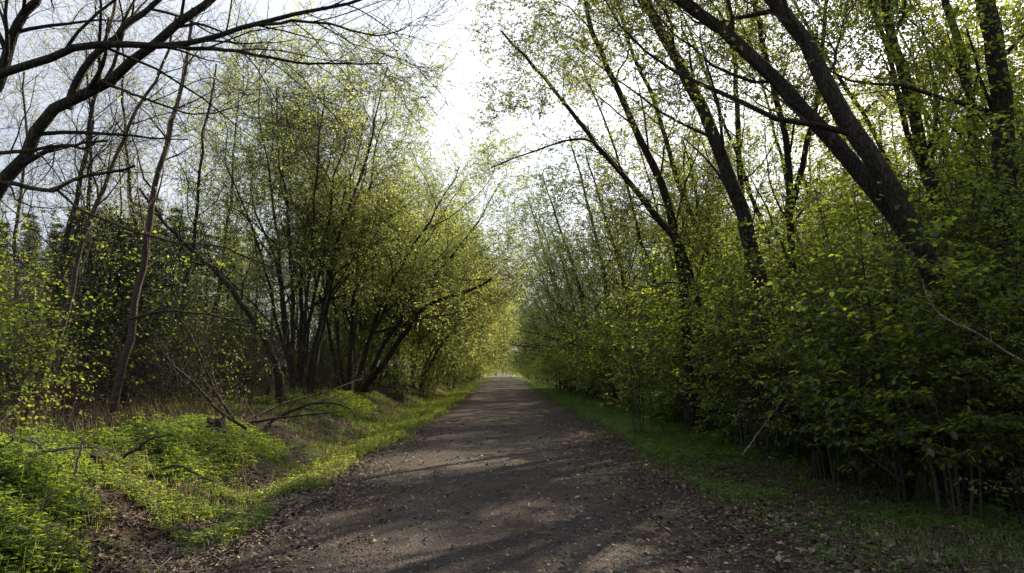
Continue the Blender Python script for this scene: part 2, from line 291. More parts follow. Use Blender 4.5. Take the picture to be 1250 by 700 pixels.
def path_mat():
    m, nt = mat('packed_gravel'); L = nt.links; tc = nd(nt, 'ShaderNodeTexCoord')
    v = nd(nt, 'ShaderNodeTexVoronoi', Scale=70); n = nd(nt, 'ShaderNodeTexNoise', Scale=.9, Detail=7, Roughness=.6); n2 = nd(nt, 'ShaderNodeTexNoise', Scale=45, Detail=6, Roughness=.75)
    for q in (v, n2): L.new(tc.outputs['Object'], q.inputs['Vector'])
    mp = nd(nt, 'ShaderNodeMapping'); mp.inputs['Scale'].default_value = (1, .35, 1); L.new(tc.outputs['Object'], mp.inputs[0]); L.new(mp.outputs[0], n.inputs['Vector'])
    sp = nd(nt, 'ShaderNodeSeparateColor'); L.new(v.outputs['Color'], sp.inputs[0])
    rv = ramp(nt, sp.outputs[0], [(0, (.030, .028, .028)), (.6, (.047, .042, .040)), (.9, (.09, .083, .079)), (1, (.18, .165, .15))])
    rn = ramp(nt, n.outputs[0], [(.35, (.75, .75, .78)), (.7, (1.25, 1.16, 1.06))])
    mu = nd(nt, 'ShaderNodeMix', data_type='RGBA', blend_type='MULTIPLY'); mu.inputs[0].default_value = 1; L.new(rv.outputs[0], mu.inputs[6]); L.new(rn.outputs[0], mu.inputs[7])
    p = nd(nt, 'ShaderNodeBsdfPrincipled', Roughness=.88); p.inputs['Specular IOR Level'].default_value = .25; L.new(mu.outputs[2], p.inputs['Base Color'])
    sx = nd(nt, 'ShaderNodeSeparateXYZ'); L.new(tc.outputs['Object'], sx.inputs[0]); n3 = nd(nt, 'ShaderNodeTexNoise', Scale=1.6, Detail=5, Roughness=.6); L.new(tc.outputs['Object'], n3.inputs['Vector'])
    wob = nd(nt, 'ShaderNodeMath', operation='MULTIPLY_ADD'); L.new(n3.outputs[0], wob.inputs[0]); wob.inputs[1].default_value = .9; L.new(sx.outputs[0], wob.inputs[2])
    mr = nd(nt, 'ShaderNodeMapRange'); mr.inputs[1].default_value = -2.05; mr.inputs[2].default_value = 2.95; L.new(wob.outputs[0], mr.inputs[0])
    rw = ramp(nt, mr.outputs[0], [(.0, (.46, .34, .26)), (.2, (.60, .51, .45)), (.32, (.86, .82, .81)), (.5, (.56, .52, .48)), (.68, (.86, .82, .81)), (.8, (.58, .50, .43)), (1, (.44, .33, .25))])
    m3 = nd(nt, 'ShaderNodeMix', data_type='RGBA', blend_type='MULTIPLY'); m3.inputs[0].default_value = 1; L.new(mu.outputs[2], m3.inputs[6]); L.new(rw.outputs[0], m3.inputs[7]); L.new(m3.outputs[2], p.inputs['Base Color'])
    ad = nd(nt, 'ShaderNodeMath', operation='ADD'); L.new(v.outputs[0], ad.inputs[0]); L.new(n2.outputs[0], ad.inputs[1])
    b = nd(nt, 'ShaderNodeBump', Strength=1, Distance=.012); L.new(ad.outputs[0], b.inputs['Height']); L.new(b.outputs[0], p.inputs['Normal'])
    o = nd(nt, 'ShaderNodeOutputMaterial'); L.new(p.outputs[0], o.inputs[0]); return m

# ---------------------------------------------------------------- the land and the path
def grid(xs, ys, zf):
    X, Y = np.meshgrid(xs, ys); Z = zf(X, Y); V = np.stack([X, Y, Z], -1).reshape(-1, 3)
    i = np.arange(len(xs) * len(ys)).reshape(len(ys), len(xs))
    return V, np.stack([i[:-1, :-1], i[:-1, 1:], i[1:, 1:], i[1:, :-1]], -1).reshape(-1, 4)
def axis_x():
    a = np.arange(-12, 12.01, .15); g = 12 * 1.16 ** np.arange(1, 32); return np.concatenate([-g[::-1], a, g])
ys = np.concatenate([[-600, -300, -150, -80, -40, -20, -10, -5], np.arange(-2, 22, .14), np.geomspace(22, 1600, 150)])
def land(x, y):
    z = height(x, y); inside = sm(0, .35, x - edge_l(y)) * sm(0, .35, edge_r(y) - x); return z - .05 * inside
V, Fq = grid(axis_x(), ys, land)
obj('ground', mesh('ground', V, Fq, ground_mat(), True), None, 'structure')
py_ = np.concatenate([np.arange(-6, 24, .16), np.geomspace(24, 900, 120)]); u_ = np.linspace(0, 1, 41)
X = edge_l(py_)[:, None] * (1 - u_) + edge_r(py_)[:, None] * u_; Y = np.repeat(py_[:, None], 41, 1)
Z = height(X, Y) + .012 + .006 * nz(X, Y, 3.1, 1) - .05 * (np.abs(u_ - .5) > .49)
i = np.arange(X.size).reshape(X.shape)
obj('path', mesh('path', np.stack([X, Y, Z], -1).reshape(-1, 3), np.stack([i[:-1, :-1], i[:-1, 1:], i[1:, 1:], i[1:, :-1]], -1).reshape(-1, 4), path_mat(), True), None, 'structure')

# ---------------------------------------------------------------- trees
# gaps in the crowns, along the sun's direction, through which light reaches the path and the left bank
SUN_D = np.array([math.sin(SUN_AZ) * math.cos(SUN_EL), math.cos(SUN_AZ) * math.cos(SUN_EL), math.sin(SUN_EL)])
GAPS = [(-1.7, 13.6, .40), (-1.0, 13.3, .42), (-.3, 13.1, .38), (.2, 13.0, .25), (.35, 8.9, .26), (.75, 8.7, .22), (-.9, 7.0, .34), (-.4, 6.85, .3), (-1.5, 7.1, .25), (1.1, 6.7, .36), (1.7, 6.5, .36), (2.3, 6.4, .3),
        (-1.9, 8.6, .2), (-.8, 18.5, .5), (.5, 23, .6), (-1, 31, .7), (-4.6, 7.6, .7), (-5.4, 8.6, .7), (-4.8, 9.8, .6), (-6.2, 7.2, .6), (-4.2, 11.4, .6), (-3.4, 13.2, .5), (-3.2, 8.2, .35), (-6.4, 9.6, .5), (-3.3, 17, .5)]
GAPS = [(a, b, .1, q) for a, b, q in GAPS] + [(-5.0, 6.6, .4, .6), (-5.8, 8.0, .5, .6), (-4.4, 8.8, .3, .6), (-5.6, 10.6, .5, .7), (-7.2, 8.6, .6, .7), (-3.9, 10.2, .1, .5), (-3.5, 11.8, .1, .5), (-4.8, 12.8, .5, .6), (-3.1, 15.2, .1, .5), (-7.5, 11.5, 1.8, .9), (-8.8, 13, 2.4, 1.0), (-9.5, 15, 3, 1.0), (-2.6, 6.9, 0, .4), (-3.3, 7.2, 0, .4), (5.4, 10, 3.4, .55), (6.4, 12, 4.2, .6), (5.0, 14, 3.2, .6), (6.8, 9.6, 4.4, .6), (4.8, 17.5, 3.0, .6), (5.6, 8.4, 2.3, .4), (7.6, 11.0, 5.2, .7), (5.8, 15.5, 4.6, .6), (6.2, 7.8, 3.4, .4)]
def in_gap(c):
    m = np.zeros(len(c), bool)
    for gx, gy, gz, gr in GAPS:
        w = c - np.array([gx, gy, gz]); t = w @ SUN_D; m |= (np.linalg.norm(w - t[:, None] * SUN_D, axis=1) < gr) & (t > .8)
    return m
def foliage_tree(root, stems, rng, levels, leaf, bark, twig_m, leaf_m, sides=10, stem_name='trunk', bump=.06, min_h=0.0, split=False):
    """stems: list of (K,4) lines x y z r in the frame of root. levels: grow() settings from limb to twig. leaf: dict for leaves()"""
    tips = None; bb = Bag()
    S0 = [s for s in stems]
    for s in S0:
        v, f = tubes(s[None, :, :3], s[None, :, 3], sides, bump, rng); obj(stem_name, mesh(stem_name, v, f, bark, True), root)
    K = 14
    cur = np.stack([curve(s[:, :3], K) for s in S0]); cr = np.stack([np.interp(np.linspace(0, 1, K), np.linspace(0, 1, len(s)), s[:, 3]) for s in S0])
    leafy = []
    for li, lv in enumerate(levels):
        lv = dict(lv); M = lv.pop('M'); S = lv.pop('S', 3); keep = lv.pop('lf', False)
        cur, cr = grow(cur, cr, M, rng, **lv)
        if min_h and li == 0:
            ok = cur[:, 0, 2] > min_h; cur, cr = cur[ok], cr[ok]
        if li == 0 and S >= 4:
            if split:
                for q_ in range(len(cur)): obj('limb', mesh('limb', *tubes(cur[q_:q_ + 1], cr[q_:q_ + 1], max(S, 6), .06, rng), bark, True), root)
            else: obj('limbs', mesh('limbs', *tubes(cur, cr, S), bark, True), root, 'stuff')
        else:
            if li >= 1:
                ok = ~in_gap(cur[:, cur.shape[1] // 2] + np.array(root.location)); cur, cr = cur[ok], cr[ok]
            bb.add(*tubes(cur, cr, S))
        if keep: leafy.append(cur)
    obj('branches', bb.mesh('branches', twig_m, False), root, 'stuff')
    if leaf:
        lf = dict(leaf); M = lf.pop('M'); lb = Bag()
        for q in leafy:
            v_, f_ = leaves(q, M, rng, **lf); n_ = 6 if lf.get('fine') else 4; ok = ~in_gap(v_.reshape(-1, n_, 3).mean(1) + np.array(root.location)); v_ = v_.reshape(-1, n_, 3)[ok].reshape(-1, 3)
            k_ = np.arange(len(v_) // n_)[:, None] * n_
            lb.add(v_, np.concatenate([k_ + np.array([[0, 1, 2, 3]]), k_ + np.array([[0, 3, 4, 5]])]) if n_ == 6 else np.arange(len(v_)).reshape(-1, 4))
        obj('foliage', lb.mesh('foliage', leaf_m, False), root, 'stuff')
    return root
def px_line(pts, K, r0, r1, root=(0, 0, 0), wob=0.0, rng=None):
    """pts: (px, py, Y) -> (K,4) line relative to root with radius from r0 to r1"""
    q = curve(np.array([P(*p) for p in pts]), K)
    if wob and rng is not None:
        n = np.cumsum(rng.normal(0, wob, (K, 3)), 0); n -= np.linspace(0, 1, K)[:, None] * n[-1]; n[:, 2] *= .3; q = q + n
    return np.hstack([q - np.array(root), np.linspace(r0, r1, K)[:, None]])
def base_of(px, Y):
    q = P(px, HOR_Y, Y); return np.array([q[0], q[1], float(height(q[0], q[1])) - .06])

L_TALL = [dict(M=12, t=(.25, .98), ang=(25, 60), ln=3.3, K=9, wob=.15, up=.09, rs=.36, S=6),
          dict(M=6, t=(.15, .98), ang=(28, 60), ln=2.3, K=5, wob=.15, up=.05, rs=.5, S=3),
          dict(M=5, t=(.15, .98), ang=(30, 62), ln=1.15, K=3, wob=.17, up=.03, rs=.5, S=3, rmin=.005),
          dict(M=5, t=(.12, 1), ang=(30, 65), ln=.6, K=2, wob=.2, up=.03, rs=.6, S=3, lf=True, rmin=.005)]
def hero(seed, label, pts, r0, r1, name='leaning_tree', bark=None, levels=L_TALL, leafM=8, lsize=.068, lmat=None, extra=(), min_h=3.2, group=None):
    """a tree whose trunk follows the photograph; pts from the foot up; extra: limbs that fork off it"""
    rng = np.random.default_rng(seed); root = base_of(pts[0][0], pts[0][2])
    t = thing(name, label, 'tree', root, 0, group)
    first = px_line(pts, 26, r0, r1, root, .03, rng); z0 = first[0].copy()
    first[0, :2] = (0, 0); first[0, 2] = -.1; first[0, 3] = r0 * 1.5; first[1, 3] = r0 * 1.12
    stems = [first] + [px_line(e[0], 18, e[1], e[2], root, .02, rng) for e in extra]
    rng2 = np.random.default_rng(seed + 1)
    foliage_tree(t, stems, rng2, levels, dict(M=leafM, size=lsize, tilt=.55) if leafM else None, bark or M_BARK, M_TWIG, lmat or M_CANOPY, 12, 'trunk', .07, min_h, True)
    return t
# right of the path
hero(101, 'big dark double-stemmed tree leaning far left across the upper right', [(1250, 600, 9), (1215, 470, 9), (1140, 340, 9), (1085, 262, 9.1), (1030, 190, 9.3), (925, 80, 9.8), (820, -2, 10.3), (700, -110, 11), (610, -240, 12)], .135, .045,
     extra=[([(1170, 385, 8.9), (1130, 325, 8.85), (1082, 230, 8.8), (1015, 125, 9), (980, 50, 9.2), (935, -5, 9.5), (880, -120, 10), (850, -260, 11)], .135, .05)], name='double_trunk_tree', min_h=4.4, leafM=5)
hero(102, 'dark trunk leaning left behind the double-stemmed tree, running off the top of the photo', [(968, 545, 15), (940, 400, 15), (905, 290, 15), (882, 220, 15), (850, 140, 15.2), (815, 60, 15.5), (788, 0, 15.8), (750, -90, 16.2), (730, -200, 17)], .19, .06, min_h=4.2, leafM=8)
hero(103, 'slender dark trunk left of the thicker leaning one, tilted towards the path', [(845, 520, 20), (830, 330, 20), (810, 240, 20), (780, 170, 20), (745, 90, 20.3), (715, 0, 20.6), (700, -90, 21)], .15, .045, min_h=3.8, leafM=8)
hero(104, 'thin tree stretching its long bare limb over the path from the right', [(880, 520, 19), (845, 340, 19), (795, 260, 19), (740, 190, 19.2), (680, 110, 19.6), (612, 38, 20)], .12, .03, min_h=3.4, leafM=8, levels=[dict(L_TALL[0], ln=1.7), dict(L_TALL[1], ln=1.2), dict(L_TALL[2], ln=.8), L_TALL[3]],
     extra=[([(760, 215, 19), (715, 170, 18.8), (640, 190, 19), (600, 205, 19.4)], .04, .015)])
hero(105, 'straight thin upright trunk in the gap between the slanting trunks', [(925, 530, 22), (915, 300, 22), (905, 200, 22), (903, 110, 22), (888, 0, 22), (880, -80, 22)], .12, .05, min_h=4.2, leafM=8)
hero(106, 'slightly crooked trunk to the right of the double-stemmed tree', [(1235, 560, 14), (1200, 330, 14), (1150, 250, 14), (1130, 190, 14), (1108, 100, 14), (1088, 0, 14.2), (1080, -120, 14.5)], .17, .07, min_h=3.8, leafM=8)
hero(107, 'thick dark upright trunk nearest the right edge under the sun', [(1262, 590, 11), (1243, 420, 11), (1226, 250, 11), (1215, 120, 11), (1198, 0, 11), (1185, -150, 11.3), (1175, -300, 11.6)], .19, .10, min_h=3.6, leafM=9, lsize=.085)
hero(108, 'narrow trunk directly below the glare of the sun', [(1228, 555, 16), (1215, 400, 16), (1190, 250, 16), (1165, 80, 16), (1145, 0, 16), (1130, -100, 16)], .14, .07, min_h=3.8, leafM=8)
hero(109, 'thin grey trunk bending left among the slanting trees, high above the thicket', [(900, 525, 24), (880, 360, 24), (840, 250, 24), (800, 130, 24), (770, 60, 24), (745, -30, 24.5)], .13, .04, min_h=4.0, leafM=8)
hero(110, 'forked slim tree just right of the straight thin trunk', [(985, 540, 18), (975, 380, 18), (965, 260, 18), (955, 150, 18), (925, 40, 18), (915, -60, 18)], .12, .05, min_h=4.0, leafM=6,
     extra=[([(965, 255, 18), (985, 180, 18), (1000, 90, 18), (1010, -20, 18)], .08, .04)])
# left of the path
L_BARE = [dict(M=11, t=(.25, .98), ang=(20, 50), ln=1.7, K=8, wob=.13, up=-.02, rs=.5, S=5),
          dict(M=6, t=(.2, 1), ang=(25, 55), ln=.8, K=6, wob=.16, up=.02, rs=.5, S=3, rmin=.003),
          dict(M=4, t=(.2, 1), ang=(25, 60), ln=.38, K=4, wob=.2, up=.04, rs=.6, S=3, rmin=.0025)]
hero(201, 'bare-branched dark tree at the left edge sending forked limbs over the view', [(-75, 580, 8), (-50, 400, 8), (0, 250, 8), (47, 185, 8), (82, 130, 8), (129, 103, 8), (180, 64, 8), (214, 34, 8), (257, 0, 8.1), (310, -60, 8.3), (340, -140, 8.5)], .10, .026,
     name='bare_tree', levels=L_BARE, leafM=0, min_h=3.0,
     extra=[([(82, 132, 8), (99, 94, 8.05), (120, 64, 8.1), (163, 26, 8.2), (200, -2, 8.3), (260, -60, 8.6)], .048, .02),
            ([(-40, 118, 7.8), (0, 96, 7.7), (64, 77, 7.6), (120, 58, 7.5), (215, 56, 7.4), (300, 32, 7.3), (420, 4, 7.2), (490, -18, 7.1)], .05, .012),
            ([(-40, 160, 8.4), (0, 76, 8.4), (21, 21, 8.4), (38, 0, 8.4), (75, -80, 8.4)], .072, .04),
            ([(215, 56, 7.4), (280, 62, 7.3), (350, 75, 7.2), (430, 80, 7.1), (470, 78, 7.0)], .022, .006),
            ([(300, 32, 7.3), (380, 24, 7.2), (450, 40, 7.1), (500, 30, 7.0)], .018, .005),
            ([(129, 103, 8), (180, 120, 7.9), (240, 137, 7.8), (320, 120, 7.7)], .016, .004)])
L_LOW = [dict(M=5, t=(.3, .98), ang=(25, 60), ln=.8, K=6, wob=.2, up=.0, rs=.5, S=4, rmin=.003),
         dict(M=4, t=(.2, 1), ang=(25, 60), ln=.35, K=4, wob=.2, up=.02, rs=.6, S=3, rmin=.0025)]
hero(202, 'small tree at the left edge with a moss-covered low branch and a snapped dark one', [(-110, 575, 7.2), (-90, 380, 7.2), (-60, 240, 7.2), (-45, 120, 7.2), (-55, 0, 7.2)], .09, .05, name='mossy_branch_tree', bark=M_MOSSY, levels=L_LOW, leafM=0, min_h=2.6,
     extra=[([(-60, 228, 7.2), (0, 222, 7.0), (60, 232, 6.9), (90, 222, 6.85), (140, 210, 6.8), (165, 202, 6.8)], .026, .012),
            ([(70, 230, 6.9), (110, 262, 6.9), (160, 285, 6.9), (215, 297, 6.9), (265, 301, 6.9), (340, 330, 6.9)], .014, .005),
            ([(-50, 188, 7.2), (0, 185, 7.1), (50, 182, 7.1), (90, 176, 7.05), (131, 172, 7.0)], .024, .012)])
L_THIN = [dict(M=14, t=(.35, .98), ang=(25, 55), ln=1.5, K=6, wob=.13, up=.1, rs=.5, S=4),
          dict(M=6, t=(.2, .98), ang=(28, 60), ln=.8, K=5, wob=.16, up=.05, rs=.5, S=3, rmin=.003),
          dict(M=4, t=(.2, 1), ang=(30, 65), ln=.4, K=4, wob=.2, up=.05, rs=.6, S=3, lf=True, rmin=.0025)]
hero(203, 'thin pinkish trunk slanting right from the undergrowth near the left edge', [(42, 525, 14), (60, 440, 14), (90, 330, 14), (130, 210, 14), (165, 130, 14), (195, 80, 14), (215, 20, 14)], .058, .022, bark=M_PINK, levels=L_THIN, leafM=2, lsize=.035, lmat=M_ALDER, min_h=2.6, name='slanting_tree')
t = hero(204, 'pinkish birch with pale leafless twigs left of the big green crown', [(128, 520, 15), (152, 430, 15), (165, 340, 15), (185, 260, 15), (205, 150, 15), (225, 70, 15), (235, 10, 15)], .09, .03, bark=M_PINK, levels=L_THIN, leafM=0, min_h=3.0, name='birch_tree')
for ch in t.children:
    if ch.name.startswith('branches'): ch.data.materials[0] = M_PALETWIG
hero(205, 'thin dark tree leaning left across the lower front of the big left crown', [(345, 478, 20), (310, 400, 20), (260, 330, 20), (205, 275, 20), (170, 230, 20)], .10, .03, levels=L_THIN, leafM=4, lsize=.04, lmat=M_ALDER, min_h=2.5, name='slanting_tree')
hero(206, 'low tree bowing right, its branches stretched over the path', [(440, 482, 30), (470, 440, 30), (500, 395, 30), (525, 370, 30), (580, 352, 30), (600, 340, 30)], .13, .04, levels=[dict(L_TALL[0], ln=2.8, M=10, up=.12), L_TALL[1], L_TALL[2], L_TALL[3]], leafM=8, lsize=.075, lmat=M_ALDER, min_h=2.0, name='bowing_tree')

# ---- many-stemmed alders
def clump(seed, label, base, n_stem, hgt, spread, lean=(0, 0), leafM=6, lsize=.05, lmat=None, name='many_stemmed_tree', group=None, lv=None, r=(.065, .115)):
    rng = np.random.default_rng(seed); t = thing(name, label, 'tree', base, 0, group); stems = []
    for k in range(n_stem):
        a = 2 * np.pi * (k + rng.uniform(-.3, .3)) / n_stem; rr = rng.uniform(.15, .6); sp = spread * rng.uniform(.25, 1.0); H = hgt * rng.uniform(.78, 1.02) * (1 - .18 * (sp / spread) ** 2)
        e = np.array([np.cos(a), np.sin(a), 0]); p0 = e * rr; ln_ = np.array([lean[0], lean[1], 0])
        pts = [p0 - [0, 0, .1], p0 + e * sp * .12 + [0, 0, H * .18], p0 + e * sp * .42 + ln_ * .3 + [0, 0, H * .5], p0 + e * sp * .8 + ln_ * .7 + [0, 0, H * .8], p0 + e * sp + ln_ + [0, 0, H]]
        c_ = curve(np.array(pts), 20); c_ = c_ + np.cumsum(rng.normal(0, .075, (20, 3)), 0) * np.array([1, 1, .3]) * np.linspace(0, 1, 20)[:, None] ** .5
        R0 = rng.uniform(*r); stems.append(np.hstack([c_, np.linspace(R0, .018, 20)[:, None]]))
    lv = lv or [dict(M=7, t=(.18, .95), ang=(22, 52), ln=4.6, K=9, wob=.14, up=.06, rs=.6, S=5),
                dict(M=8, t=(.15, .98), ang=(30, 65), ln=2.3, K=6, wob=.16, up=.05, rs=.5, S=3, rmin=.007),
                dict(M=6, t=(.12, .98), ang=(30, 65), ln=1.15, K=3, wob=.18, up=.03, rs=.5, S=3, rmin=.006),
                dict(M=4, t=(.1, 1), ang=(30, 65), ln=.55, K=2, wob=.2, up=.03, rs=.6, S=3, lf=True, rmin=.005)]
    return foliage_tree(t, stems, rng, lv, dict(M=leafM, size=lsize, tilt=.7), M_BARKG, M_TWIG, lmat or M_ALDER, 8, 'stem', .06, 0.0, group is None)
clump(301, 'large many-stemmed tree with a rounded fresh green crown left of the path', base_of(368, 27), 10, 12.9, 4.7, (.2, 0), 8, .074)
clump(302, 'many-stemmed tree with yellow-green leaves just right of the largest left crown', base_of(432, 31), 7, 12.0, 4.2, (1.5, 0), 6, .085)
far_l = clump(303, 'yellow-green tree among those lining the left side of the path far off', base_of(455, 41), 6, 11.5, 4.4, (1.6, 0), 6, .13, group='far trees lining the left side of the path')

# ---- prototypes that are copied
def tall_proto(seed, name, label, group, hgt, lean, r0, leafM, lsize, lmat, base, levels=None, bark=None):
    rng = np.random.default_rng(seed); t = thing(name, label, 'tree', base, 0, group)
    pts = np.array([[0, 0, -.15], [lean * .05, 0, hgt * .2], [lean * .3, .2, hgt * .5], [lean * .65, 0, hgt * .78], [lean, 0, hgt]])
    c_ = curve(pts, 20) + np.cumsum(rng.normal(0, .05, (20, 3)), 0) * np.array([1, 1, .2]); c_[0] = pts[0]
    return foliage_tree(t, [np.hstack([c_, np.linspace(r0, .03, 20)[:, None]])], rng, levels or L_TALL, dict(M=leafM, size=lsize, tilt=.6), bark or M_BARK, M_TWIG, lmat, 8)
L_FAR = [dict(M=30, t=(.10, .98), ang=(40, 80), ln=4.2, K=6, wob=.14, up=.06, rs=.4, S=4),
         dict(M=9, t=(.12, .98), ang=(30, 65), ln=1.9, K=4, wob=.17, up=.02, rs=.5, S=3),
         dict(M=5, t=(.12, 1), ang=(30, 65), ln=.9, K=2, wob=.2, up=.0, rs=.6, S=3, lf=True)]
rngp = np.random.default_rng(77)
def on(x, y): return (x, y, float(height(x, y)) - .08)
GR = 'far trees lining the right side of the path'; GL = 'far trees lining the left side of the path'
LR = 'dark leafy tree among those lining the right side of the path far off'; LL = 'yellow-green tree among those lining the left side of the path far off'
pr = [tall_proto(401, 'far_tree', LR, GR, 13.5, -2.0, .17, 13, .10, M_CANOPY_SHADED, on(11.5, 38), L_FAR), tall_proto(402, 'far_tree', LR, GR, 12.2, -1.5, .15, 13, .10, M_CANOPY_SHADED, on(9.8, 33.5), L_FAR)]
pl = [tall_proto(403, 'far_tree', LL, GL, 12.5, 1.8, .15, 15, .095, M_ALDER, on(-6.4, 45), L_FAR)]
Y = 34.0; k = 0
while Y < 152:
    for xo in ((5.7, 10)):
        x = xo + rngp.uniform(-.8, .9) - .5 * sm(60, 120, Y)
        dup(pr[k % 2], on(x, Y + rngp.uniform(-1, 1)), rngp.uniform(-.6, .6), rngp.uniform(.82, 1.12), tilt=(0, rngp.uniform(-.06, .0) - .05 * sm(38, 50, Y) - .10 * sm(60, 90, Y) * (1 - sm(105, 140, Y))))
        k += 1
    if Y > 44:
        for xo in (5.5, 9.5):
            x = -xo + rngp.uniform(-.9, .8) + .5 * sm(60, 120, Y)
            src = far_l if k % 3 == 0 else pl[0]
            dup(src, on(x, Y + rngp.uniform(-1, 1)), rngp.uniform(-.5, .5), rngp.uniform(.82, 1.1), tilt=(0, rngp.uniform(.0, .06) + .05 * sm(38, 50, Y) + .10 * sm(60, 90, Y) * (1 - sm(105, 140, Y))))
    Y += rngp.uniform(3.6, 5.2) * (1 + Y / 180)

# woods behind, on both sides
GB = 'forest trees standing behind the left thicket'; GC = 'forest trees standing behind the right thicket'
GD = 'distant wood closing the end of the path'
pb = tall_proto(411, 'forest_tree', 'forest tree standing in the woods behind the left thicket', GB, 13.5, .8, .14, 9, .085, M_ALDER, on(-13, 34), [dict(L_FAR[0], M=20, t=(.25, .98), ln=3.2), L_FAR[1], L_FAR[2]], M_BARKG)
pc = tall_proto(412, 'forest_tree', 'forest tree standing in the woods behind the right thicket', GC, 14, -1.0, .15, 11, .09, M_CANOPY, on(17, 27), [dict(L_FAR[0], M=20, t=(.25, .98), ln=3.2), L_FAR[1], L_FAR[2]])
def scatter(src, n, xr, yr, rng, s=(.75, 1.1), mind=2.2, avoid=()):
    pts = []; tries = 0
    while len(pts) < n and tries < n * 60:
        tries += 1; x = rng.uniform(*xr); y = rng.uniform(*yr)
        if abs(x) > .75 * y + 6 or (200 < y < 275 and abs(x) < 4.5) or (0 < x < 12 and 36 < y < 80): continue
        if any((x - a) ** 2 + (y - b) ** 2 < mind ** 2 for a, b in pts + list(avoid)): continue
        pts.append((x, y)); dup(src, on(x, y), rng.uniform(0, 6.28), rng.uniform(*s), tilt=(rng.normal(0, .03), rng.normal(0, .03)))
    return pts
scatter(pb, 40, (-46, -11), (27, 80), rngp, (.5, .85), 3.2, [(-7, 28), (-6, 31)])
scatter(pc, 50, (10.5, 48), (15, 75), rngp, (.6, 1.05), 2.9)
scatter(pc, 22, (13, 26), (36, 95), rngp, (.9, 1.15), 3.2, [])
pd_ = dup(pb, on(-14, 240), 0, 1.0, 'hazy tree in the distant wood beyond the bright clearing'); pd_['group'] = GD
scatter(pd_, 70, (-70, 70), (236, 300), rngp, (.9, 1.4), 3.5)

GI = 'slim trees slanting left inside the right wood'
sl = [tall_proto(421 + q_, 'slim_tree', 'slim dark tree slanting left inside the right wood', GI, 14 + q_, -3.4 + q_, .10, 7, .09, M_CANOPY, on(9.5 + 2 * q_, 24 + 3 * q_), [dict(L_TALL[0], ln=2.6, M=14, t=(.3, .98)), dict(L_TALL[1], ln=1.7), dict(L_TALL[2], ln=1.0, M=4), L_TALL[3]]) for q_ in (0, 1)]
for q_, (x, y) in enumerate([(15, 21), (11, 17.2), (13, 20.5), (16, 22.5), (14.6, 16.4), (7.2, 30), (17, 30), (20, 34), (9, 34), (19, 24), (21, 28)]):
    dup(sl[q_ % 2], on(x, y), rngp.uniform(-.7, .7), rngp.uniform(.85, 1.1), tilt=(rngp.normal(0, .05), rngp.normal(-.02, .06)))

GV = 'twiggy thin-crowned trees behind the left edge trees'
tw_ = tall_proto(431, 'twiggy_tree', 'twiggy thin-crowned tree showing fine bare twigs against the sky at the upper left', GV, 11.5, .9, .085, 2, .05, M_ALDER, base_of(60, 18), [dict(M=22, t=(.2, .98), ang=(28, 62), ln=2.8, K=7, wob=.16, up=.07, rs=.4, S=4), dict(M=8, t=(.15, .98), ang=(28, 62), ln=1.5, K=4, wob=.2, up=.03, rs=.5, S=3, rmin=.005), dict(M=7, t=(.1, 1), ang=(30, 65), ln=.8, K=3, wob=.2, up=.02, rs=.6, S=3, lf=True, rmin=.004)], M_BARKG)
for px_, Y_, s_ in [(112, 22, .95), (215, 25, 1.0), (-40, 20, .95), (160, 27, 1.1), (20, 25, 1.0)]:
    dup(tw_, base_of(px_, Y_), rngp.uniform(0, 6.28), s_)

# ---- spruces behind on the left
def spruce(seed, base, H, label, group):
    rng = np.random.default_rng(seed); t = thing('spruce_tree', label, 'tree', base, 0, group)
    tr = np.zeros((1, 8, 3)); tr[0, :, 2] = np.linspace(-.1, H, 8); obj('trunk', mesh('trunk', *tubes(tr, np.linspace(.2, .02, 8)[None], 8), M_BARK, True), t)
    cur, cr = tr, np.linspace(.2, .02, 8)[None]; bb = Bag(); lb = Bag()
    M = 110; tt = np.sort(rng.uniform(.12, .99, M)); L = (1 - tt) * H * .24 + .2; a = np.arange(M) * 2.4
    d = np.stack([np.cos(a), np.sin(a), np.full(M, -.25)], 1); p0 = np.stack([0 * a, 0 * a, tt * H], 1); s = np.linspace(0, 1, 6)
    br = p0[:, None] + d[:, None] * L[:, None, None] * s[None, :, None]; br[..., 2] += .35 * L[:, None] * s[None] ** 2 * .8
    bb.add(*tubes(br, np.linspace(.02, .005, 6)[None] * np.ones((M, 1)), 3))
    tw, trr = grow(br, np.full((M, 6), .008), 12, rng, t=(.1, 1), ang=(45, 70), ln=.55, K=3, wob=.06, up=-.1, side=.4)
    bb.add(*tubes(tw, trr, 3)); lb.add(*leaves(tw, 9, rng, size=.15, tilt=.6, wide=.28)); lb.add(*leaves(br, 40, rng, size=.18, tilt=.6, wide=.28))
    obj('branches', bb.mesh('branches', M_TWIG), t, 'stuff'); obj('foliage', lb.mesh('foliage', M_NEEDLE), t, 'stuff'); return t
GS = 'dark spruces behind the left woods'
sp = spruce(501, on(-27, 56), 12.5, 'dark spruce rising behind the bare left trees', GS)
for px, Y, s in [(60, 62, .85), (100, 58, .95), (118, 66, 1.05), (150, 60, .9), (178, 64, 1.12), (205, 58, .95), (235, 66, 1.0), (262, 62, .9), (300, 70, 1.0), (30, 55, .8), (330, 66, .9), (-10, 60, .9), (80, 72, 1.1), (140, 74, 1.15), (220, 76, 1.1), (280, 78, 1.1), (-15, 40, .62), (25, 43, .70), (58, 39, .60), (88, 44, .74), (122, 41, .70), (158, 45, .78), (186, 40, .64), (212, 46, .74), (248, 42, .62), (275, 47, .70), (310, 45, .62)]:
    q = base_of(px, Y); dup(sp, q, rngp.uniform(0, 6), s * 1.12)

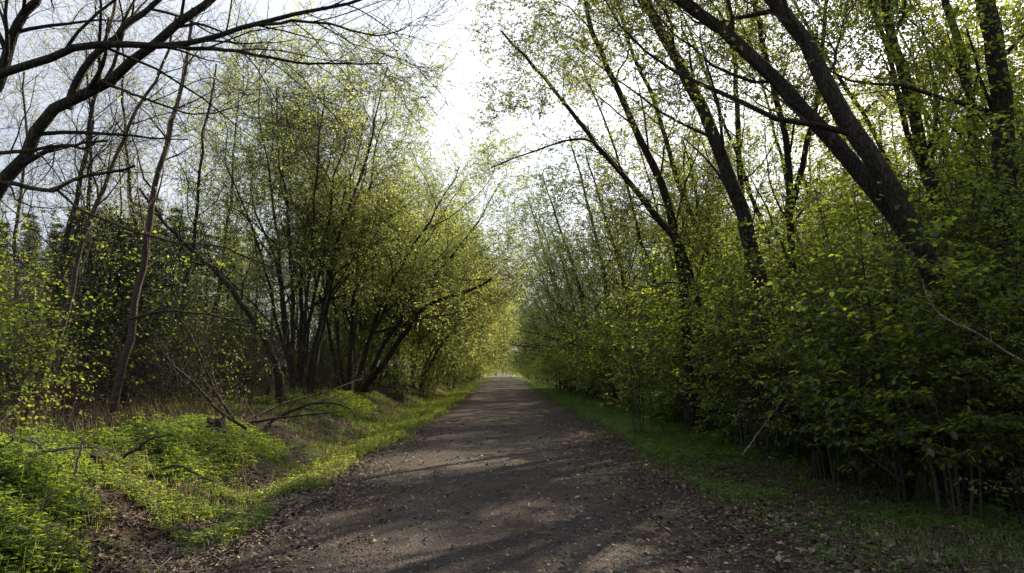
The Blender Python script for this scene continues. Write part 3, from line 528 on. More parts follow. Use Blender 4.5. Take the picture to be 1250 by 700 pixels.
# ---- hazels of the right-hand thicket: thin stems, level sprays of broad leaves
def hazel(seed, base, H, n, label, group=None, leafM=4, lsize=.075, lean=-.25, name='hazel_bush', fine=True, spread=1.05, lmat=None, M1=12, bark=None):
    rng = np.random.default_rng(seed); t = thing(name, label, 'shrub' if 'bush' in name else 'sapling', base, 0, group); stems = []
    for k in range(n):
        a = rng.uniform(0, 6.28); rr = rng.uniform(.05, .22 if group is None else .42); e = np.array([np.cos(a), np.sin(a), 0]); h = H * rng.uniform(.6, 1.05); s = spread * rng.uniform(.3, 1) * H / 4
        pts = np.array([e * rr - [0, 0, .08], e * (rr + s * .2) + [lean * .1, 0, h * .3], e * (rr + s * .6) + [lean * .4, 0, h * .65], e * (rr + s) + [lean, 0, h]])
        c_ = curve(pts, 14) + np.cumsum(rng.normal(0, .015, (14, 3)), 0); r0 = rng.uniform(.008, .024); stems.append(np.hstack([c_, np.linspace(r0, .005, 14)[:, None]]))
    lv = [dict(M=M1, t=(.26, .99), ang=(55, 88), ln=1.35 * min(H, 5.5) / 4, K=7, wob=.08, up=-.015, rs=.5, S=3, rmin=.0045),
          dict(M=8, t=(.15, 1), ang=(35, 62), ln=.5 * min(H, 5.5) / 4, K=3, wob=.09, up=-.01, rs=.5, S=3, side=.2, lf=True, rmin=.003)]
    return foliage_tree(t, stems, rng, lv, dict(M=leafM, size=lsize, tilt=.30, fine=fine, wide=.8, sag=.18), bark or (M_HAZBARK if group is None else M_BARKG), M_TWIG, lmat or M_HAZEL, 6, 'stem', .04)
GH = 'hazel bushes filling the shaded thicket right of the path'; LH = 'leafy hazel bush in the shaded thicket right of the path'
h1 = hazel(601, on(6.6, 12), 5.2, 9, LH, GH, 3, .088); h2 = hazel(602, on(7.4, 16), 4.4, 8, LH, GH, 6, .055, lmat=M_SHRUB); h3 = hazel(603, on(5.8, 20), 5.8, 9, LH, GH, 3, .098)
hs = [h1, h2, h3]
spots = []
rh = np.random.default_rng(9)
for Y in np.concatenate([np.arange(8.2, 20, 1.15), np.arange(20, 62, 1.5)]):
    for row in range(3 if Y < 30 else 2):
        x = 5.4 + .055 * max(0, 14 - Y) * 4 + row * 2.1 + rh.uniform(-.5, .7) - .7 * sm(20, 45, Y); y = Y + rh.uniform(-.5, .5)
        if any((x - a) ** 2 + (y - b) ** 2 < 1.1 for a, b in spots): continue
        if Y < 17 and rh.uniform() < .6: continue
        spots.append((x, y)); dup(hs[rh.integers(3)], on(x, y), rh.uniform(0, 6.28), rh.uniform(.72, 1.08) * (.85 if row == 0 and Y < 13 else 1))
for k in range(26):                                                  # deeper and taller, closing the wood
    x = rh.uniform(10, 22); y = rh.uniform(9, 40)
    if x > .72 * y + 4: continue
    dup(hs[k % 3], on(x, y), rh.uniform(0, 6.28), rh.uniform(1.0, 1.45))
GT = 'tall leafy hazels reaching into the light at the upper right'
th = hazel(605, on(8.3, 10.5), 7.3, 9, 'tall hazel with bright leaves reaching into the light at the upper right', GT, 5, .085, -.8, 'tall_hazel_bush', True, .75, None, 24)
for x, y, s in [(7.0, 12.4, .95), (9.6, 12.6, 1.05), (8.4, 15, .72), (11.2, 15.2, .85), (8.1, 18.4, 1.08), (9.6, 18.5, .9), (12.5, 18.0, 1.1), (7.9, 21.4, 1.1), (10.5, 22.0, 1.0), (7.0, 27.8, 1.12), (9.8, 28.6, 1.1), (9.2, 31.5, 1.1), (13.5, 23, 1.15), (7.4, 31, 1)]:
    dup(th, on(x, y), rh.uniform(0, 6.28), s)
for x, y, s, src in [(5.6, 8.0, .5, th), (6.3, 9.2, .62, th), (5.3, 9.6, .95, h1), (7.2, 8.4, .7, th), (5.0, 11.2, 1.0, h2), (7.0, 14.4, .8, th)]:
    dup(src, on(x, y), rh.uniform(0, 6.28), s)
for x, y, s in [(11, 12.5, 1.2), (12.6, 14, 1.3), (9.6, 9.4, .95), (14.4, 13.2, 1.35), (13.4, 17, 1.2), (16.5, 17, 1.4)]:
    dup(th, on(x, y), rh.uniform(0, 6.28), s)
GQ = 'low leafy growth at the feet of the right-hand hazels'
lowb = hazel(606, on(6.2, 10.2), 1.5, 9, 'low spreading leafy growth at the foot of the right-hand hazels', GQ, 4, .07, -.2, 'low_bush', True, 1.6, None, 9)
for k in range(30):
    y = rh.uniform(7.6, 30); x = 5.7 + rh.uniform(-.5, 2.6) + (.9 if y < 11 else 0) - .5 * sm(18, 30, y)
    dup(lowb, on(x, y), rh.uniform(0, 6.28), rh.uniform(.6, 1.3))
# single saplings one can point at
hazel(611, gp(783, 536), 3.4, 5, 'slim hazel sapling standing alone in the green verge right of the path', None, 4, .07, 0, 'hazel_sapling', True, .35)
hazel(612, gp(1022, 592), 3.6, 2, 'pale thin-stemmed sapling leaning left beside the dark stump', None, 4, .075, -.5, 'hazel_sapling', True, .4)
hazel(613, gp(1176, 636), 3.0, 7, 'cluster of thin hazel shoots by the mossy log at the lower right', None, 5, .08, -.3, 'hazel_bush', True, .7)
hazel(614, gp(908, 556), 4.2, 8, 'hazel with a bundle of pale upright stems at the edge of the right thicket', None, 4, .075, -.3, 'hazel_bush', True, .6)
hazel(615, gp(1108, 610), 3.2, 5, 'low hazel spreading level leaf sprays between the two stumps', None, 6, .08, -.5, 'hazel_bush', True, 1.0)
hazel(616, gp(740, 500), 3.8, 6, 'narrow hazel with several straight stems, farthest along the right verge', None, 5, .075, 0, 'hazel_bush', True, .4)

# ---- undergrowth on the left
def shrub(seed, base, H, n, label, name, group, lmat, leafM=5, lsize=.05, spread=1.0, tag_cat='shrub', bark=None, M1=9, tilt=.6):
    rng = np.random.default_rng(seed); t = thing(name, label, tag_cat, base, 0, group); stems = []
    for k in range(n):
        a = rng.uniform(0, 6.28); e = np.array([np.cos(a), np.sin(a), 0]); h = H * rng.uniform(.55, 1.05); s = spread * H * .45 * rng.uniform(.2, 1)
        pts = np.array([e * rng.uniform(.02, .25) - [0, 0, .08], e * s * .35 + [0, 0, h * .35], e * s * .75 + [0, 0, h * .7], e * s + [0, 0, h]])
        c_ = curve(pts, 10) + np.cumsum(rng.normal(0, .02, (10, 3)), 0); r0 = rng.uniform(.010, .02); stems.append(np.hstack([c_, np.linspace(r0, .004, 10)[:, None]]))
    lv = [dict(M=M1, t=(.1, .99), ang=(40, 80), ln=.36 * H, K=5, wob=.13, up=.03, rs=.5, S=3, rmin=.0035), dict(M=6, t=(.1, 1), ang=(35, 70), ln=.17 * H, K=3, wob=.15, up=.03, rs=.5, S=3, lf=True, rmin=.0028)]
    return foliage_tree(t, stems, rng, lv, dict(M=leafM, size=lsize, tilt=tilt, wide=.65) if leafM else None, bark or M_HAZBARK, M_TWIG, lmat, 5, 'stem', .04)
GU = 'leafy shrubs filling the undergrowth left of the path'; LU = 'leafy green shrub in the undergrowth left of the path'
u1 = shrub(701, on(-11, 20), 3.4, 9, LU, 'leafy_shrub', GU, M_SHRUB, 4, .065); u2 = shrub(702, on(-14, 24), 2.6, 8, LU, 'leafy_shrub', GU, M_SHRUB, 4, .065)
ru = np.random.default_rng(5); spots = []
n = 0
while n < 120:
    y = ru.uniform(15, 58); x = -ru.uniform(6.6 if y > 31 else 8.4, 8 + y * .62)
    pxx = 613 + x / y * F_PX
    if 330 < pxx < 470 and y < 30: continue
    if y < 16.5 and pxx > 60: continue
    if any((x - a) ** 2 + (y - b) ** 2 < 1.6 for a, b in spots): continue
    spots.append((x, y)); n += 1; dup((u1, u2)[n % 2], on(x, y), ru.uniform(0, 6.28), ru.uniform(.8, 1.7))
GY = 'bright shrubs on the left verge under the overhanging branches'
y1 = shrub(711, on(-4.6, 34), 3.4, 10, 'bright yellow-green shrub on the left verge beneath the overhanging branches', 'bright_shrub', GY, M_HERB, 7, .055, 1.1)
for x, y, s in [(-5.5, 38, 1.1), (-4.2, 40, 1.0), (-4.4, 46, 1.1), (-5.2, 52, 1.2), (-4.0, 58, 1.1), (-3.9, 66, 1.2), (-3.9, 76, 1.3), (-3.7, 88, 1.4), (-3.7, 100, 1.4), (-3.6, 115, 1.5), (-3.6, 130, 1.5), (-3.9, 146, 1.5), (-6.4, 33, .9)]:
    dup(y1, on(x, y), ru.uniform(0, 6.28), s)
GX = 'shaded shrubs closing the right verge far down the path'
x1 = shrub(712, on(4.4, 60), 3.4, 10, 'shaded green shrub on the right verge far down the path', 'shaded_shrub', GX, M_SHRUB, 7, .06, 1.0)
for x, y, s in [(4.4, 66, 1.2), (4.2, 73, 1.2), (4.2, 81, 1.3), (4.1, 90, 1.4), (4.1, 101, 1.4), (4.0, 113, 1.5), (4.0, 127, 1.6), (4.1, 143, 1.5)]:
    dup(x1, on(x, y), ru.uniform(0, 6.28), s)
GZ = 'sunlit shrubs round the far clearing'
z1 = shrub(713, on(-7, 190), 4, 10, 'sunlit shrub beside the path at the far bright clearing', 'clearing_shrub', GZ, M_HERB, 7, .09, 1.0)
for x, y, s in [(7, 192, 1), (-6, 202, 1.2), (6.5, 204, 1.3), (-9, 214, 1.4), (8, 216, 1.4), (-5.4, 226, 1.5), (5.6, 228, 1.5), (-12, 196, 1.2), (12, 200, 1.3), (-3.8, 250, 1.5), (3.9, 250, 1.5), (-4.2, 270, 1.6), (4.4, 270, 1.6), (0, 345, 2.0), (-3, 342, 2.4), (3.2, 338, 2.5), (-3.5, 300, 1.8), (3.5, 300, 1.8), (-3.6, 185, 1.0), (3.7, 186, 1.0), (-3.2, 215, 1.2), (3.2, 212, 1.2), (-3.0, 238, 1.4), (3.1, 236, 1.4)]:
    dup(z1, on(x, y), ru.uniform(0, 6.28), s)
shrub(721, base_of(145, 18.5), 4.6, 18, 'dark evergreen holly standing behind the pinkish birch', 'holly_tree', None, M_HOLLY, 16, .075, .5, 'tree', M_BARK, 11)
shrub(724, base_of(95, 20), 3.8, 14, 'smaller dark evergreen holly left of the pinkish birch', 'holly_tree', None, M_HOLLY, 14, .08, .6, 'tree', M_BARK, 10)
sy = shrub(722, base_of(22, 11.5), 3.4, 9, 'yellow-green elder shrub at the left edge behind the dead branches', 'elder_bush', None, M_HERB, 8, .065, 1.0)
sc = shrub(723, base_of(255, 17), 2.6, 8, 'sparse shrub with bright leaf tips between birch and big left crown', 'sparse_shrub', None, M_HERB, 3, .05, 1.2)
# bare brambles and thin whips in front of the left wood
GW = 'bare thin shrubs tangled at the foot of the left trees'
w1 = shrub(731, on(-8.6, 15), 2.2, 9, 'leafless twiggy shrub tangled at the foot of the left trees', 'bare_shrub', GW, M_SHRUB, 0, .04, 1.3, 'shrub', M_DEADDARK, 8)
for px, Y, s in [(30, 14, .9), (70, 16, 1.1), (110, 13, .7), (190, 15, 1), (235, 17, 1.2), (262, 20, 1.3), (300, 19, 1.2), (335, 22, 1.1), (385, 23, 1.1), (410, 27, 1.3), (170, 19, 1.3), (140, 17, 1.1), (20, 18, 1.6), (55, 22, 1.8), (105, 18, 1.5), (160, 24, 1.9), (200, 18, 1.4), (250, 24, 1.7), (290, 26, 1.6), (320, 20, 1.3), (350, 30, 1.7), (80, 15, 1.0), (125, 21, 1.7), (180, 28, 2.0), (215, 22, 1.5), (90, 20, 1.4), (445, 30, 1.2)]:
    dup(w1, base_of(px, Y), ru.uniform(0, 6.28), s * .85)

# ---------------------------------------------------------------- fallen branches, stumps, log
def branch_thing(seed, name, label, pts, r0, r1, m, cat='branch', twigs=5, tl=.5, group=None):
    """pts (px, py, Y, extra height or None): lying or propped dead branch"""
    rng = np.random.default_rng(seed); q = []
    for px, py, Yd in pts:
        q.append(gp(px, py) + np.array([0, 0, r0 * .7]) if Yd is None else P(px, py, Yd))
    q = np.array(q); root = q[0].copy(); c_ = curve(q - root, 18) + np.cumsum(rng.normal(0, .008, (18, 3)), 0)
    t = thing(name, label, cat, root, 0, group); rr = np.linspace(r0, r1, 18)
    obj('limb', mesh('limb', *tubes(c_[None], rr[None], 8, .1, rng), m, True), t)
    if twigs:
        a, ar = grow(c_[None], rr[None], twigs, rng, t=(.2, .97), ang=(25, 60), ln=tl, K=6, wob=.14, up=.03, rs=.5, rmin=.004); bb = Bag(); bb.add(*tubes(a, ar, 5))
        b, br = grow(a, ar, 3, rng, t=(.3, 1), ang=(25, 60), ln=tl * .5, K=4, wob=.15, up=.03, rs=.6, rmin=.003); bb.add(*tubes(b, br, 3)); obj('twigs', bb.mesh('twigs', m, True), t, 'stuff')
    return t
branch_thing(801, 'fallen_branch', 'pale dead branch lying level across the bank at the left edge', [(-25, 566, 8.6), (30, 554, 8.6), (70, 548, 8.5), (112, 544, 8.4)], .028, .012, M_DEAD, twigs=4)
branch_thing(802, 'fallen_branch', 'crooked pale dead branch arching up at the far left edge', [(-10, 575, 8.2), (5, 545, 8.2), (22, 534, 8.2), (40, 540, 8.2), (55, 552, 8.2)], .022, .010, M_DEAD, twigs=2, tl=.25)
branch_thing(803, 'fallen_branch', 'short pale stick propped upright in the herbs on the left bank', [(92, 578, 7.8), (103, 553, 7.8), (110, 535, 7.8), (118, 521, 7.8)], .016, .007, M_DEAD, twigs=3, tl=.2)
branch_thing(804, 'fallen_branch', 'dark curved branch bending down over the herbs left of the ditch', [(150, 560, 9.0), (165, 545, 9), (180, 531, 9), (200, 530, 9)], .020, .009, M_DEADDARK, twigs=3, tl=.3)
branch_thing(805, 'fallen_branch', 'dark hooked branch lying on the green mound above the ditch', [(198, 572, 8.3), (215, 566, 8.3), (233, 572, 8.2), (245, 582, 8.1), (257, 583, 8.1)], .016, .008, M_DEADDARK, twigs=2, tl=.2)
branch_thing(806, 'fallen_branch', 'pale stick lying in the leaf litter near the bottom left', [(78, 700, None), (85, 683, None), (92, 668, None)], .010, .006, M_DEAD, twigs=0)
for k, (lab, pts) in enumerate([('longest grey branch of the brush heap, rising right towards the tree stems', [(258, 528, 15), (300, 512, 16), (345, 492, 17), (400, 478, 18), (442, 462, 19)]),
        ('lower branch of the brush heap lying nearly level', [(270, 520, 16), (310, 516, 16), (360, 510, 16.5), (420, 505, 17)]),
        ('thin dark branch of the brush heap slanting up to the left', [(300, 524, 14.5), (262, 498, 14.5), (236, 470, 14.5), (205, 440, 14.5), (186, 405, 14.5)]),
        ('arched branch of the brush heap bowing over to the right end', [(330, 515, 17), (370, 495, 17), (400, 492, 17), (425, 500, 17), (432, 515, 17)]),
        ('bent dark branch rising out of the brush heap towards the birch', [(292, 520, 15.5), (262, 470, 15.5), (240, 420, 15.5), (218, 385, 15.5), (200, 375, 15.5)])]):
    branch_thing(820 + k, 'fallen_branch', lab, pts, .035, .012, M_DEADDARK, twigs=9, tl=1.0)
branch_thing(830, 'low_branch', 'long bare low branch reaching sideways in front of the big left crown', [(150, 392, 14), (200, 380, 14), (260, 385, 14.5), (310, 400, 15), (355, 390, 15.5)], .028, .010, M_DEADDARK, twigs=8, tl=.8)
branch_thing(831, 'bare_branch', 'long bare pale branch drooping through the leaves near the right edge', [(1262, 450, 7.4), (1213, 423, 7.4), (1175, 402, 7.4), (1144, 383, 7.5), (1127, 357, 7.6), (1122, 340, 7.6)], .013, .005, M_DEAD, twigs=3, tl=.3)
branch_thing(832, 'fallen_branch', 'leaning dead pole slanting through the shade between the two stumps', [(1105, 592, 9.5), (1060, 560, 10.4), (1028, 538, 11), (1000, 520, 11.6)], .02, .012, M_DEADDARK, twigs=0)
branch_thing(833, 'fallen_branch', 'forked dead branch leaning in front of the pale upright hazel stems', [(905, 556, 12), (930, 520, 12), (944, 500, 12), (962, 478, 12)], .018, .008, M_DEAD, twigs=2, tl=.4)
branch_thing(834, 'fallen_branch', 'dead stick lying on the litter right of the green verge', [(800, 540, None), (840, 550, None), (860, 568, None)], .014, .008, M_DEAD, twigs=0)
branch_thing(835, 'fallen_branch', 'reddish fallen branch lying under the hazel shoots at lower right', [(1145, 600, 8.8), (1180, 607, 8.6), (1215, 596, 8.6), (1260, 590, 8.8)], .020, .010, M_ROT, twigs=3, tl=.3)
def stump(seed, name, label, base, r, H, m, top):
    rng = np.random.default_rng(seed); t = thing(name, label, 'stump', base); z = np.array([-.15, 0, .08, H * .5, H * .9, H]); f = np.array([1.7, 1.45, 1.15, 1, .97, .9]) * r
    ctr = np.stack([z * .06, 0 * z, z], 1); v, q = tubes(ctr[None], f[None], 16, .13, rng, cap=False); v[-16:, 2] += rng.uniform(-.06, .10, 16)
    obj('bark', mesh('bark', v, q, m, True), t)
    ring = v[-16:]; cen = ring.mean(0) - [0, 0, .06]; inner = cen + (ring - cen) * .6 + [0, 0, .0]; V2 = np.vstack([ring - [0, 0, .004], inner, cen[None]])
    F = [[i, (i + 1) % 16, 16 + (i + 1) % 16, 16 + i] for i in range(16)]; F3 = [[16 + i, 16 + (i + 1) % 16, 32] for i in range(16)]
    obj('broken_top', mesh('broken_top', V2, [np.array(F), np.array(F3)], top), t); return t
q = gp(1135, 615); stump(841, 'tree_stump', 'rounded moss-covered stump between the low hazel and the thin shoots', q, .15, .42, M_MOSS, M_MOSS)
q = gp(1001, 585); stump(842, 'tree_stump', 'dark broken stump beside the pale leaning sapling', q, .13, .42, M_ROT, M_ROT)
q = gp(262, 531); stump(843, 'tree_stump', 'dark jagged stump at the left end of the brush heap', q, .17, .26, M_ROT, M_ROT)
def log(seed, name, label, a, b, r, m):
    rng = np.random.default_rng(seed); a = np.array(a); b = np.array(b); t = thing(name, label, 'log', a); c_ = curve(np.array([[0, 0, 0], (b - a) * .5 + [0, 0, .02], b - a]), 12)
    rr = np.full(12, r) * np.linspace(1.05, .9, 12); v, f = tubes(c_[None], rr[None], 12, .1, rng, cap=True); obj('trunk', mesh('trunk', v, f, m, True), t)
    k = np.arange(12); cv = v[:12]; obj('broken_end', mesh('broken_end', np.vstack([cv, cv.mean(0)[None] + (a - b) / np.linalg.norm(a - b) * .03]), np.array([[i, (i + 1) % 12, 12] for i in k]), M_ROT), t); return t
a = gp(1165, 612); b = gp(1245, 606); a[2] += .1; b[2] += .12; log(851, 'mossy_log', 'moss-covered log lying by the right edge behind the thin shoots', a, b, .12, M_MOSS)
a = gp(208, 533); b = gp(248, 531); a[2] += .05; b[2] += .09; log(852, 'rotten_log', 'short rotten log lying on the left bank just left of the dark stump', a, b, .10, M_DEADDARK)
a = gp(112, 572); b = gp(128, 566); a[2] += .1; b[2] += .14; log(853, 'rotten_log', 'crumbling chunk of brown wood in the herbs near the propped stick', a, b, .075, M_ROT)

# seedling with broad leaves, each leaf a part
def seedling(seed, base, label, n=9, H=.38, ls=.13):
    rng = np.random.default_rng(seed); t = thing('seedling', label, 'seedling', base); c_ = curve(np.array([[0, 0, -.03], [.01, 0, H * .5], [-.02, .01, H]]), 8)
    obj('stem', mesh('stem', *tubes(c_[None], np.linspace(.006, .003, 8)[None], 6), M_HAZBARK, True), t)
    u = np.linspace(0, 1, 7); w = np.sin(np.pi * u ** .75) * .42 + .0; V = []; 
    for s_ in (-1, 0, 1): V.append(np.stack([u, s_ * w, .10 * abs(s_) * w - .22 * u ** 2], 1))
    V = np.stack(V, 1).reshape(-1, 3); idx = np.arange(21).reshape(7, 3); F = np.stack([idx[:-1, :-1], idx[:-1, 1:], idx[1:, 1:], idx[1:, :-1]], -1).reshape(-1, 4); me = mesh('leaf', V, F, M_HAZEL, True)
    for k in range(n):
        o = obj('leaf', me, t); z = H * (.35 + .68 * k / n); a = k * 2.4; o.location = (.02 * math.cos(a), .02 * math.sin(a), z); s = ls * rng.uniform(.7, 1.1); o.scale = (s, s, s); o.rotation_euler = (rng.normal(0, .15), rng.uniform(-.1, .35), a)
    return t
seedling(861, gp(1222, 648), 'broad-leaved green seedling on the dark floor at the bottom right')
seedling(862, gp(560, 0 + 700 - 20) * 0 + gp(455, 640), 'tiny green seedling in the leaf litter at the left path edge', 6, .12, .06)

# ---------------------------------------------------------------- ground cover
rg = np.random.default_rng(1234)
def pick(n, xr, yr, dens, rng=rg):
    """points with density falling as they recede; dens(x, y) in 0..1 keeps some"""
    X = []; Yv = []; m = 0
    while m < n:
        y = np.exp(rng.uniform(math.log(yr[0]), math.log(yr[1]), n)); x = rng.uniform(xr[0], xr[1], n)
        ok = (np.abs(x) < .76 * y + 1.2) & (rng.uniform(0, 1, n) < dens(x, y)); X.append(x[ok]); Yv.append(y[ok]); m += ok.sum()
        if len(X) > 60: break
    return np.concatenate(X)[:n], np.concatenate(Yv)[:n]
def surf(x, y):
    on_p = (x > edge_l(y)) & (x < edge_r(y)); return height(x, y) + np.where(on_p, .014, 0)
# gravel
def gravel(n):
    x, y = pick(n, (-2.7, 2.8), (3.8, 26), lambda x, y: np.where((x > edge_l(y) - .1) & (x < edge_r(y) + .1), 1.0, 0)); N = len(x)
    s = .0065 * rg.gamma(3, .33, N)[:, None, None] + .0035; base = np.array([[1, 0, 0], [-1, 0, 0], [0, 1, 0], [0, -1, 0], [0, 0, .8], [0, 0, -.6]], float)
    a = rg.uniform(0, 6.28, N); b = base[None] * rg.uniform(.6, 1.3, (N, 6, 1)) * s; ca, sa = np.cos(a)[:, None], np.sin(a)[:, None]
    V = np.stack([b[..., 0] * ca - b[..., 1] * sa, b[..., 0] * sa + b[..., 1] * ca, b[..., 2]], -1) + np.stack([x, y, surf(x, y)], 1)[:, None]
    f = np.array([[0, 2, 4], [2, 1, 4], [1, 3, 4], [3, 0, 4]]); F = (np.arange(N)[:, None, None] * 6 + f[None]).reshape(-1, 3)
    obj('gravel', mesh('gravel', V.reshape(-1, 3), F, M_STONE), None, 'stuff')
gravel(26000)
# dead leaves
def litter(n, xr, yr, dens, size=.045, name='leaf_litter', lift=.012):
    x, y = pick(n, xr, yr, dens); N = len(x); s = size * np.clip(rg.lognormal(-.15, .42, N), .3, 2.2)[:, None]
    a = rg.uniform(0, 6.28, N); ax = np.stack([np.cos(a), np.sin(a), rg.normal(0, .28, N)], 1); ax = norm(ax); nn = norm(np.stack([rg.normal(0, .35, N), rg.normal(0, .35, N), np.ones(N)], 1)); sd_ = norm(np.cross(ax, nn)); nn = np.cross(sd_, ax)
    p = np.stack([x, y, surf(x, y) + lift * rg.uniform(.3, 2, N)], 1); cu = rg.uniform(-.1, .35, (N, 1))
    V = np.stack([p - ax * s * .5, p + sd_ * s * .3 + nn * s * cu, p + ax * s * .5 + nn * s * cu * .5, p - sd_ * s * .3 + nn * s * cu], 1)
    F = np.arange(N * 4).reshape(-1, 4); F = np.concatenate([F[:, [0, 1, 2]], F[:, [0, 2, 3]]]); obj(name, mesh(name, V.reshape(-1, 3), F, M_LITTER), None, 'stuff')
def lit_path(x, y):
    e = np.where(x < 0, (x - edge_l(y)), (edge_r(y) - x)); return np.clip(np.exp(-np.clip(e, 0, 9) / (.55 + .2 * (x > 0))) + .04, 0, 1) * (.65 + .35 * nz(x, y, 1.7, 3)) * (e > -1.5)
litter(40000, (-4.4, 4.6), (4.2, 24), lit_path, .042)
litter(30000, (-5.2, -2.3), (5.0, 13), lambda x, y: .6 + .4 * nz(x, y, 1.9, 8), .05)
litter(26000, (-16, 16), (4.2, 34), lambda x, y: np.where((x < -2.7) | (x > 2.7), .75 + .25 * nz(x, y, .9, 8), 0), .055)
# herbs: small whorls of leaves
def herbs(name, n, xr, yr, dens, m, hgt, ls, nl=5, stems=True):
    x, y = pick(n, xr, yr, dens); N = len(x); z = surf(x, y); H = hgt * rg.uniform(.4, 1.2, N); dx = rg.normal(0, .25, (N, 2)) * H[:, None]
    top = np.stack([x + dx[:, 0], y + dx[:, 1], z + H], 1); bot = np.stack([x, y, z - .02], 1); a0 = rg.uniform(0, 6.28, N); VV = []
    for k in range(nl):
        a = a0 + k * 2.4 + rg.uniform(-.3, .3, N); f = (1 - .5 * (k // 3) * rg.uniform(.6, 1, N))[:, None]; c0 = bot + (top - bot) * f
        d = np.stack([np.cos(a), np.sin(a), rg.uniform(-.35, .35, N)], 1); s = (ls * rg.uniform(.6, 1.3, N))[:, None]; sd_ = norm(np.cross(d, np.array([0, 0, 1.]) + rg.normal(0, .25, (N, 3)))); up = np.cross(sd_, d)
        VV.append(np.stack([c0 + d * s * .12, c0 + d * s * .6 + sd_ * s * .32 + up * s * .1, c0 + d * s * 1.15 - up * s * .15, c0 + d * s * .6 - sd_ * s * .32 + up * s * .1], 1))
    V = np.concatenate(VV).reshape(-1, 3); b = Bag(); b.add(V, np.arange(len(V)).reshape(-1, 4))
    if stems:
        w = np.array([.003, 0, 0]); b.add(np.stack([bot - w, bot + w, top + w * .6, top - w * .6], 1).reshape(-1, 3), np.arange(N * 4).reshape(-1, 4))
    obj(name, b.mesh(name, m), None, 'stuff')
def patch(x, y, s=.7, k=0, lo=-.2, hi=.35): return sm(lo, hi, nz(x, y, s, k))
d_bank = lambda x, y: sm(4.15 - .6 * (1 - sm(6.3, 7.6, y)), 4.9 - .6 * (1 - sm(6.3, 7.6, y)), -x + .35 * nz(x, y, 1.4, 4)) * (1 - sm(9, 12.5, -x)) * (.03 + .97 * patch(x, y, 1.5, 2, -.15, .25)) * (1 - sm(11.5, 14, y)) 
d_verge = lambda x, y: np.clip(sm(0, .25, edge_l(y) - x) * (1 - sm(3.1, 3.4 + .05 * np.clip(y, 0, 60), -x)) * (.2 + .8 * patch(x, y, .8, 5, -.3, .3)) * sm(9, 11.5, y + 1.2 * nz(x, y, 1.9, 8)), 0, 1)
d_left2 = lambda x, y: sm(4.1, 4.6, -x) * (1 - sm(7, 8.5, -x)) * patch(x, y, .6, 12, -.1, .3) * sm(9, 12, y)
herbs('ground_elder', 7500, (-13, -3.5), (4.6, 14), d_bank, M_HERB, .17, .06, 6)
herbs('nettles', 2200, (-13, -3.9), (4.6, 16), lambda x, y: d_bank(x, y) * patch(x, y, 1.3, 21, -.1, .4), M_SHRUB, .32, .065, 8)
herbs('goosegrass', 3200, (-13, -3.5), (4.6, 14), lambda x, y: d_bank(x, y) * patch(x, y, 1.7, 31, -.1, .3), M_GRASS, .16, .03, 8)
herbs('ground_elder', 6500, (-6, -2.2), (7, 60), lambda x, y: d_verge(x, y) * (.2 + .8 * patch(x, y, 1.5, 23, -.2, .3)), M_SHRUB, .14, .05, 5)
herbs('ground_elder', 6000, (-9, -3.5), (9, 30), d_left2, M_HERB, .18, .065, 5)
herbs('ground_elder', 2600, (-5, -2.6), (6.5, 12), lambda x, y: patch(x, y, 1.9, 27, .0, .4), M_SHRUB, .12, .05, 5)
d_right = lambda x, y: sm(0, .5, x - edge_r(y)) * (1 - sm(5.6, 7.4, x)) * sm(11.5, 15, y) * (.35 + .65 * patch(x, y, .8, 1, -.5, .1))
herbs('dogs_mercury', 11000, (2.3, 8), (11, 60), d_right, M_DEEP, .16, .06, 4)
herbs('dogs_mercury', 6000, (-30, -6.5), (13, 55), lambda x, y: .3 + .7 * patch(x, y, .5, 6, -.2, .3), M_SHRUB, .28, .075, 5)
herbs('dogs_mercury', 3500, (2.6, 14), (5, 16), lambda x, y: .25 * patch(x, y, .9, 3, -.1, .5) + .03, M_DEEP, .10, .045, 5)
# grass
def grass(n, xr, yr, dens, hgt, name='grass', m=None, w=.0035, lean=.45):
    x, y = pick(n, xr, yr, dens); N = len(x); z = surf(x, y) - .01; H = hgt * rg.uniform(.35, 1.2, N); a = rg.uniform(0, 6.28, N); l = H * lean * rg.uniform(.2, 1.3, N)
    d = np.stack([np.cos(a), np.sin(a), 0 * a], 1); sdv = np.stack([-np.sin(a), np.cos(a), 0 * a], 1) * (w * (1 + y / 12))[:, None]; b = np.stack([x, y, z], 1); up = np.array([0, 0, 1.])
    mid = b + d * (l * .35)[:, None] + up * (H * .6)[:, None]; tip = b + d * l[:, None] + up * H[:, None] * .97
    V = np.stack([b - sdv, b + sdv, mid + sdv * .8, tip, mid - sdv * .8], 1).reshape(-1, 3); i = np.arange(N)[:, None] * 5
    obj(name, mesh(name, V, [i + np.array([[0, 1, 2, 4]]), i + np.array([[4, 2, 3]])], m or M_GRASS), None, 'stuff')
grass(30000, (-7.5, -2.2), (5.5, 32), lambda x, y: np.clip(sm(2.35, 3.1, -x + .6 * sm(11, 36, y) + .3 * nz(x, y, 1.8, 17)) * (.03 + .97 * patch(x, y, 1.35, 9, .0, .5)) * (1 - .94 * sm(-4.6, -4.1, x) * (1 - sm(9, 11, y + nz(x, y, 1.9, 8)))), 0, 1),   .13)
grass(10000, (-4.2, -2.0), (16, 90), lambda x, y: sm(0, .25, edge_l(y) + .2 - x) * (.15 + .85 * patch(x, y, 1.1, 19, -.2, .4)), .12, 'verge_grass')
grass(26000, (2.4, 9), (4.4, 22), lambda x, y: sm(0, .6, x - edge_r(y)) * (.1 + .9 * patch(x, y, 1.0, 14, 0, .45)) * .8, .07, 'grass', M_GRASS)
grass(8000, (2.4, 5), (14, 90), lambda x, y: sm(0, .3, x - edge_r(y)), .10, 'verge_grass', M_DEEP)
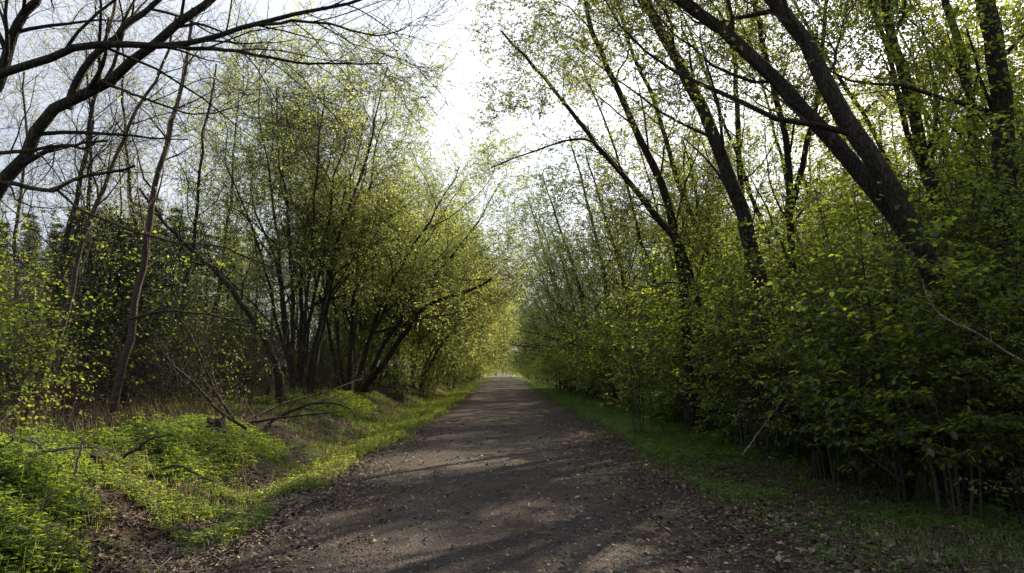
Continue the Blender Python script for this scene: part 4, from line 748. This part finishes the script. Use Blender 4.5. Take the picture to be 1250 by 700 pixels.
grass(7000, (-20, -6), (9, 24), lambda x, y: .3 + .7 * patch(x, y, .6, 2, 0, .4), .5, 'dry_grass', plain_mat('dry_grass', [(0, (.09, .07, .04)), (1, (.26, .2, .12))]), .003, .5)
# small dead twigs and dry stalks lying about
def twig_litter(n, xr, yr, dens, m, ln=.22, r0=.0035, stand=0.0, name='twig_litter'):
    x, y = pick(n, xr, yr, dens); N = len(x); a = rg.uniform(0, 6.28, N); L = ln * np.clip(rg.lognormal(0, .5, N), .3, 3); z = surf(x, y) + .02 + rg.uniform(0, .05, N)
    el = np.abs(rg.normal(0, .14, N)) + stand * rg.uniform(.4, 1.1, N); d = np.stack([np.cos(a) * np.cos(el), np.sin(a) * np.cos(el), np.sin(el)], 1); b_ = rg.normal(0, .12, (N, 3)) * L[:, None]
    p = np.stack([x, y, z], 1); Pt = np.stack([p, p + d * L[:, None] * .5 + b_, p + d * L[:, None]], 1); Rr = r0 * rg.uniform(.5, 1.6, N)[:, None] * np.array([[1, .8, .45]])
    v, f = tubes(Pt, Rr, 3); obj(name, mesh(name, v, f, m), None, 'stuff')
twig_litter(900, (-9, -2.6), (5, 13), lambda x, y: 1, M_PALETWIG, .22)
twig_litter(700, (-9, -3), (5, 14), lambda x, y: 1, M_TWIG, .35, .005)
twig_litter(500, (-16, -4), (7, 20), lambda x, y: 1, M_PALETWIG, .45, .003, 1.2, 'dry_stalks')
twig_litter(1300, (2.2, 12), (5, 20), lambda x, y: 1, M_TWIG, .3, .0045)
twig_litter(500, (-2.4, 2.6), (4.5, 16), lit_path, M_PALETWIG, .09, .002)

# ---------------------------------------------------------------- tell the members of the long rows apart by how far along they stand
BANDS = {GH: ('hazel bush', 'shaded right-hand thicket', (13, 20, 32)), GR: ('dark leafy tree', 'right-hand row', (48, 75, 115)), GL: ('yellow-green tree', 'left-hand row', (58, 85, 125)),
         GU: ('leafy shrub', 'undergrowth left of the path', (24, 34, 46))}
WORD = ('nearest the camera', 'a little farther in', 'well down the path', 'far off')
POS = ('in the nearest stretch of the', 'in the second stretch of the', 'in the third stretch of the', 'in the farthest stretch of the')
LEAFW = {h1.children[-1].data.name: 'broad-leaved', h2.children[-1].data.name: 'small-leaved', h3.children[-1].data.name: 'largest-leaved'}
for o in list(scn.objects):
    g_ = o.get('group')
    if g_ in BANDS:
        what, where, cuts = BANDS[g_]; b_ = sum(o.location.y > q_ for q_ in cuts)
        kind_ = ''
        if g_ == GH: kind_ = next((LEAFW[ch.data.name] for ch in o.children if ch.type == 'MESH' and ch.data.name in LEAFW), '')
        o['label'] = f'{kind_} {what} {POS[b_]} {where}'.strip(); o['group'] = f'{kind_} {what}s {POS[b_]} {where}'.strip().replace('bushs', 'bushes')
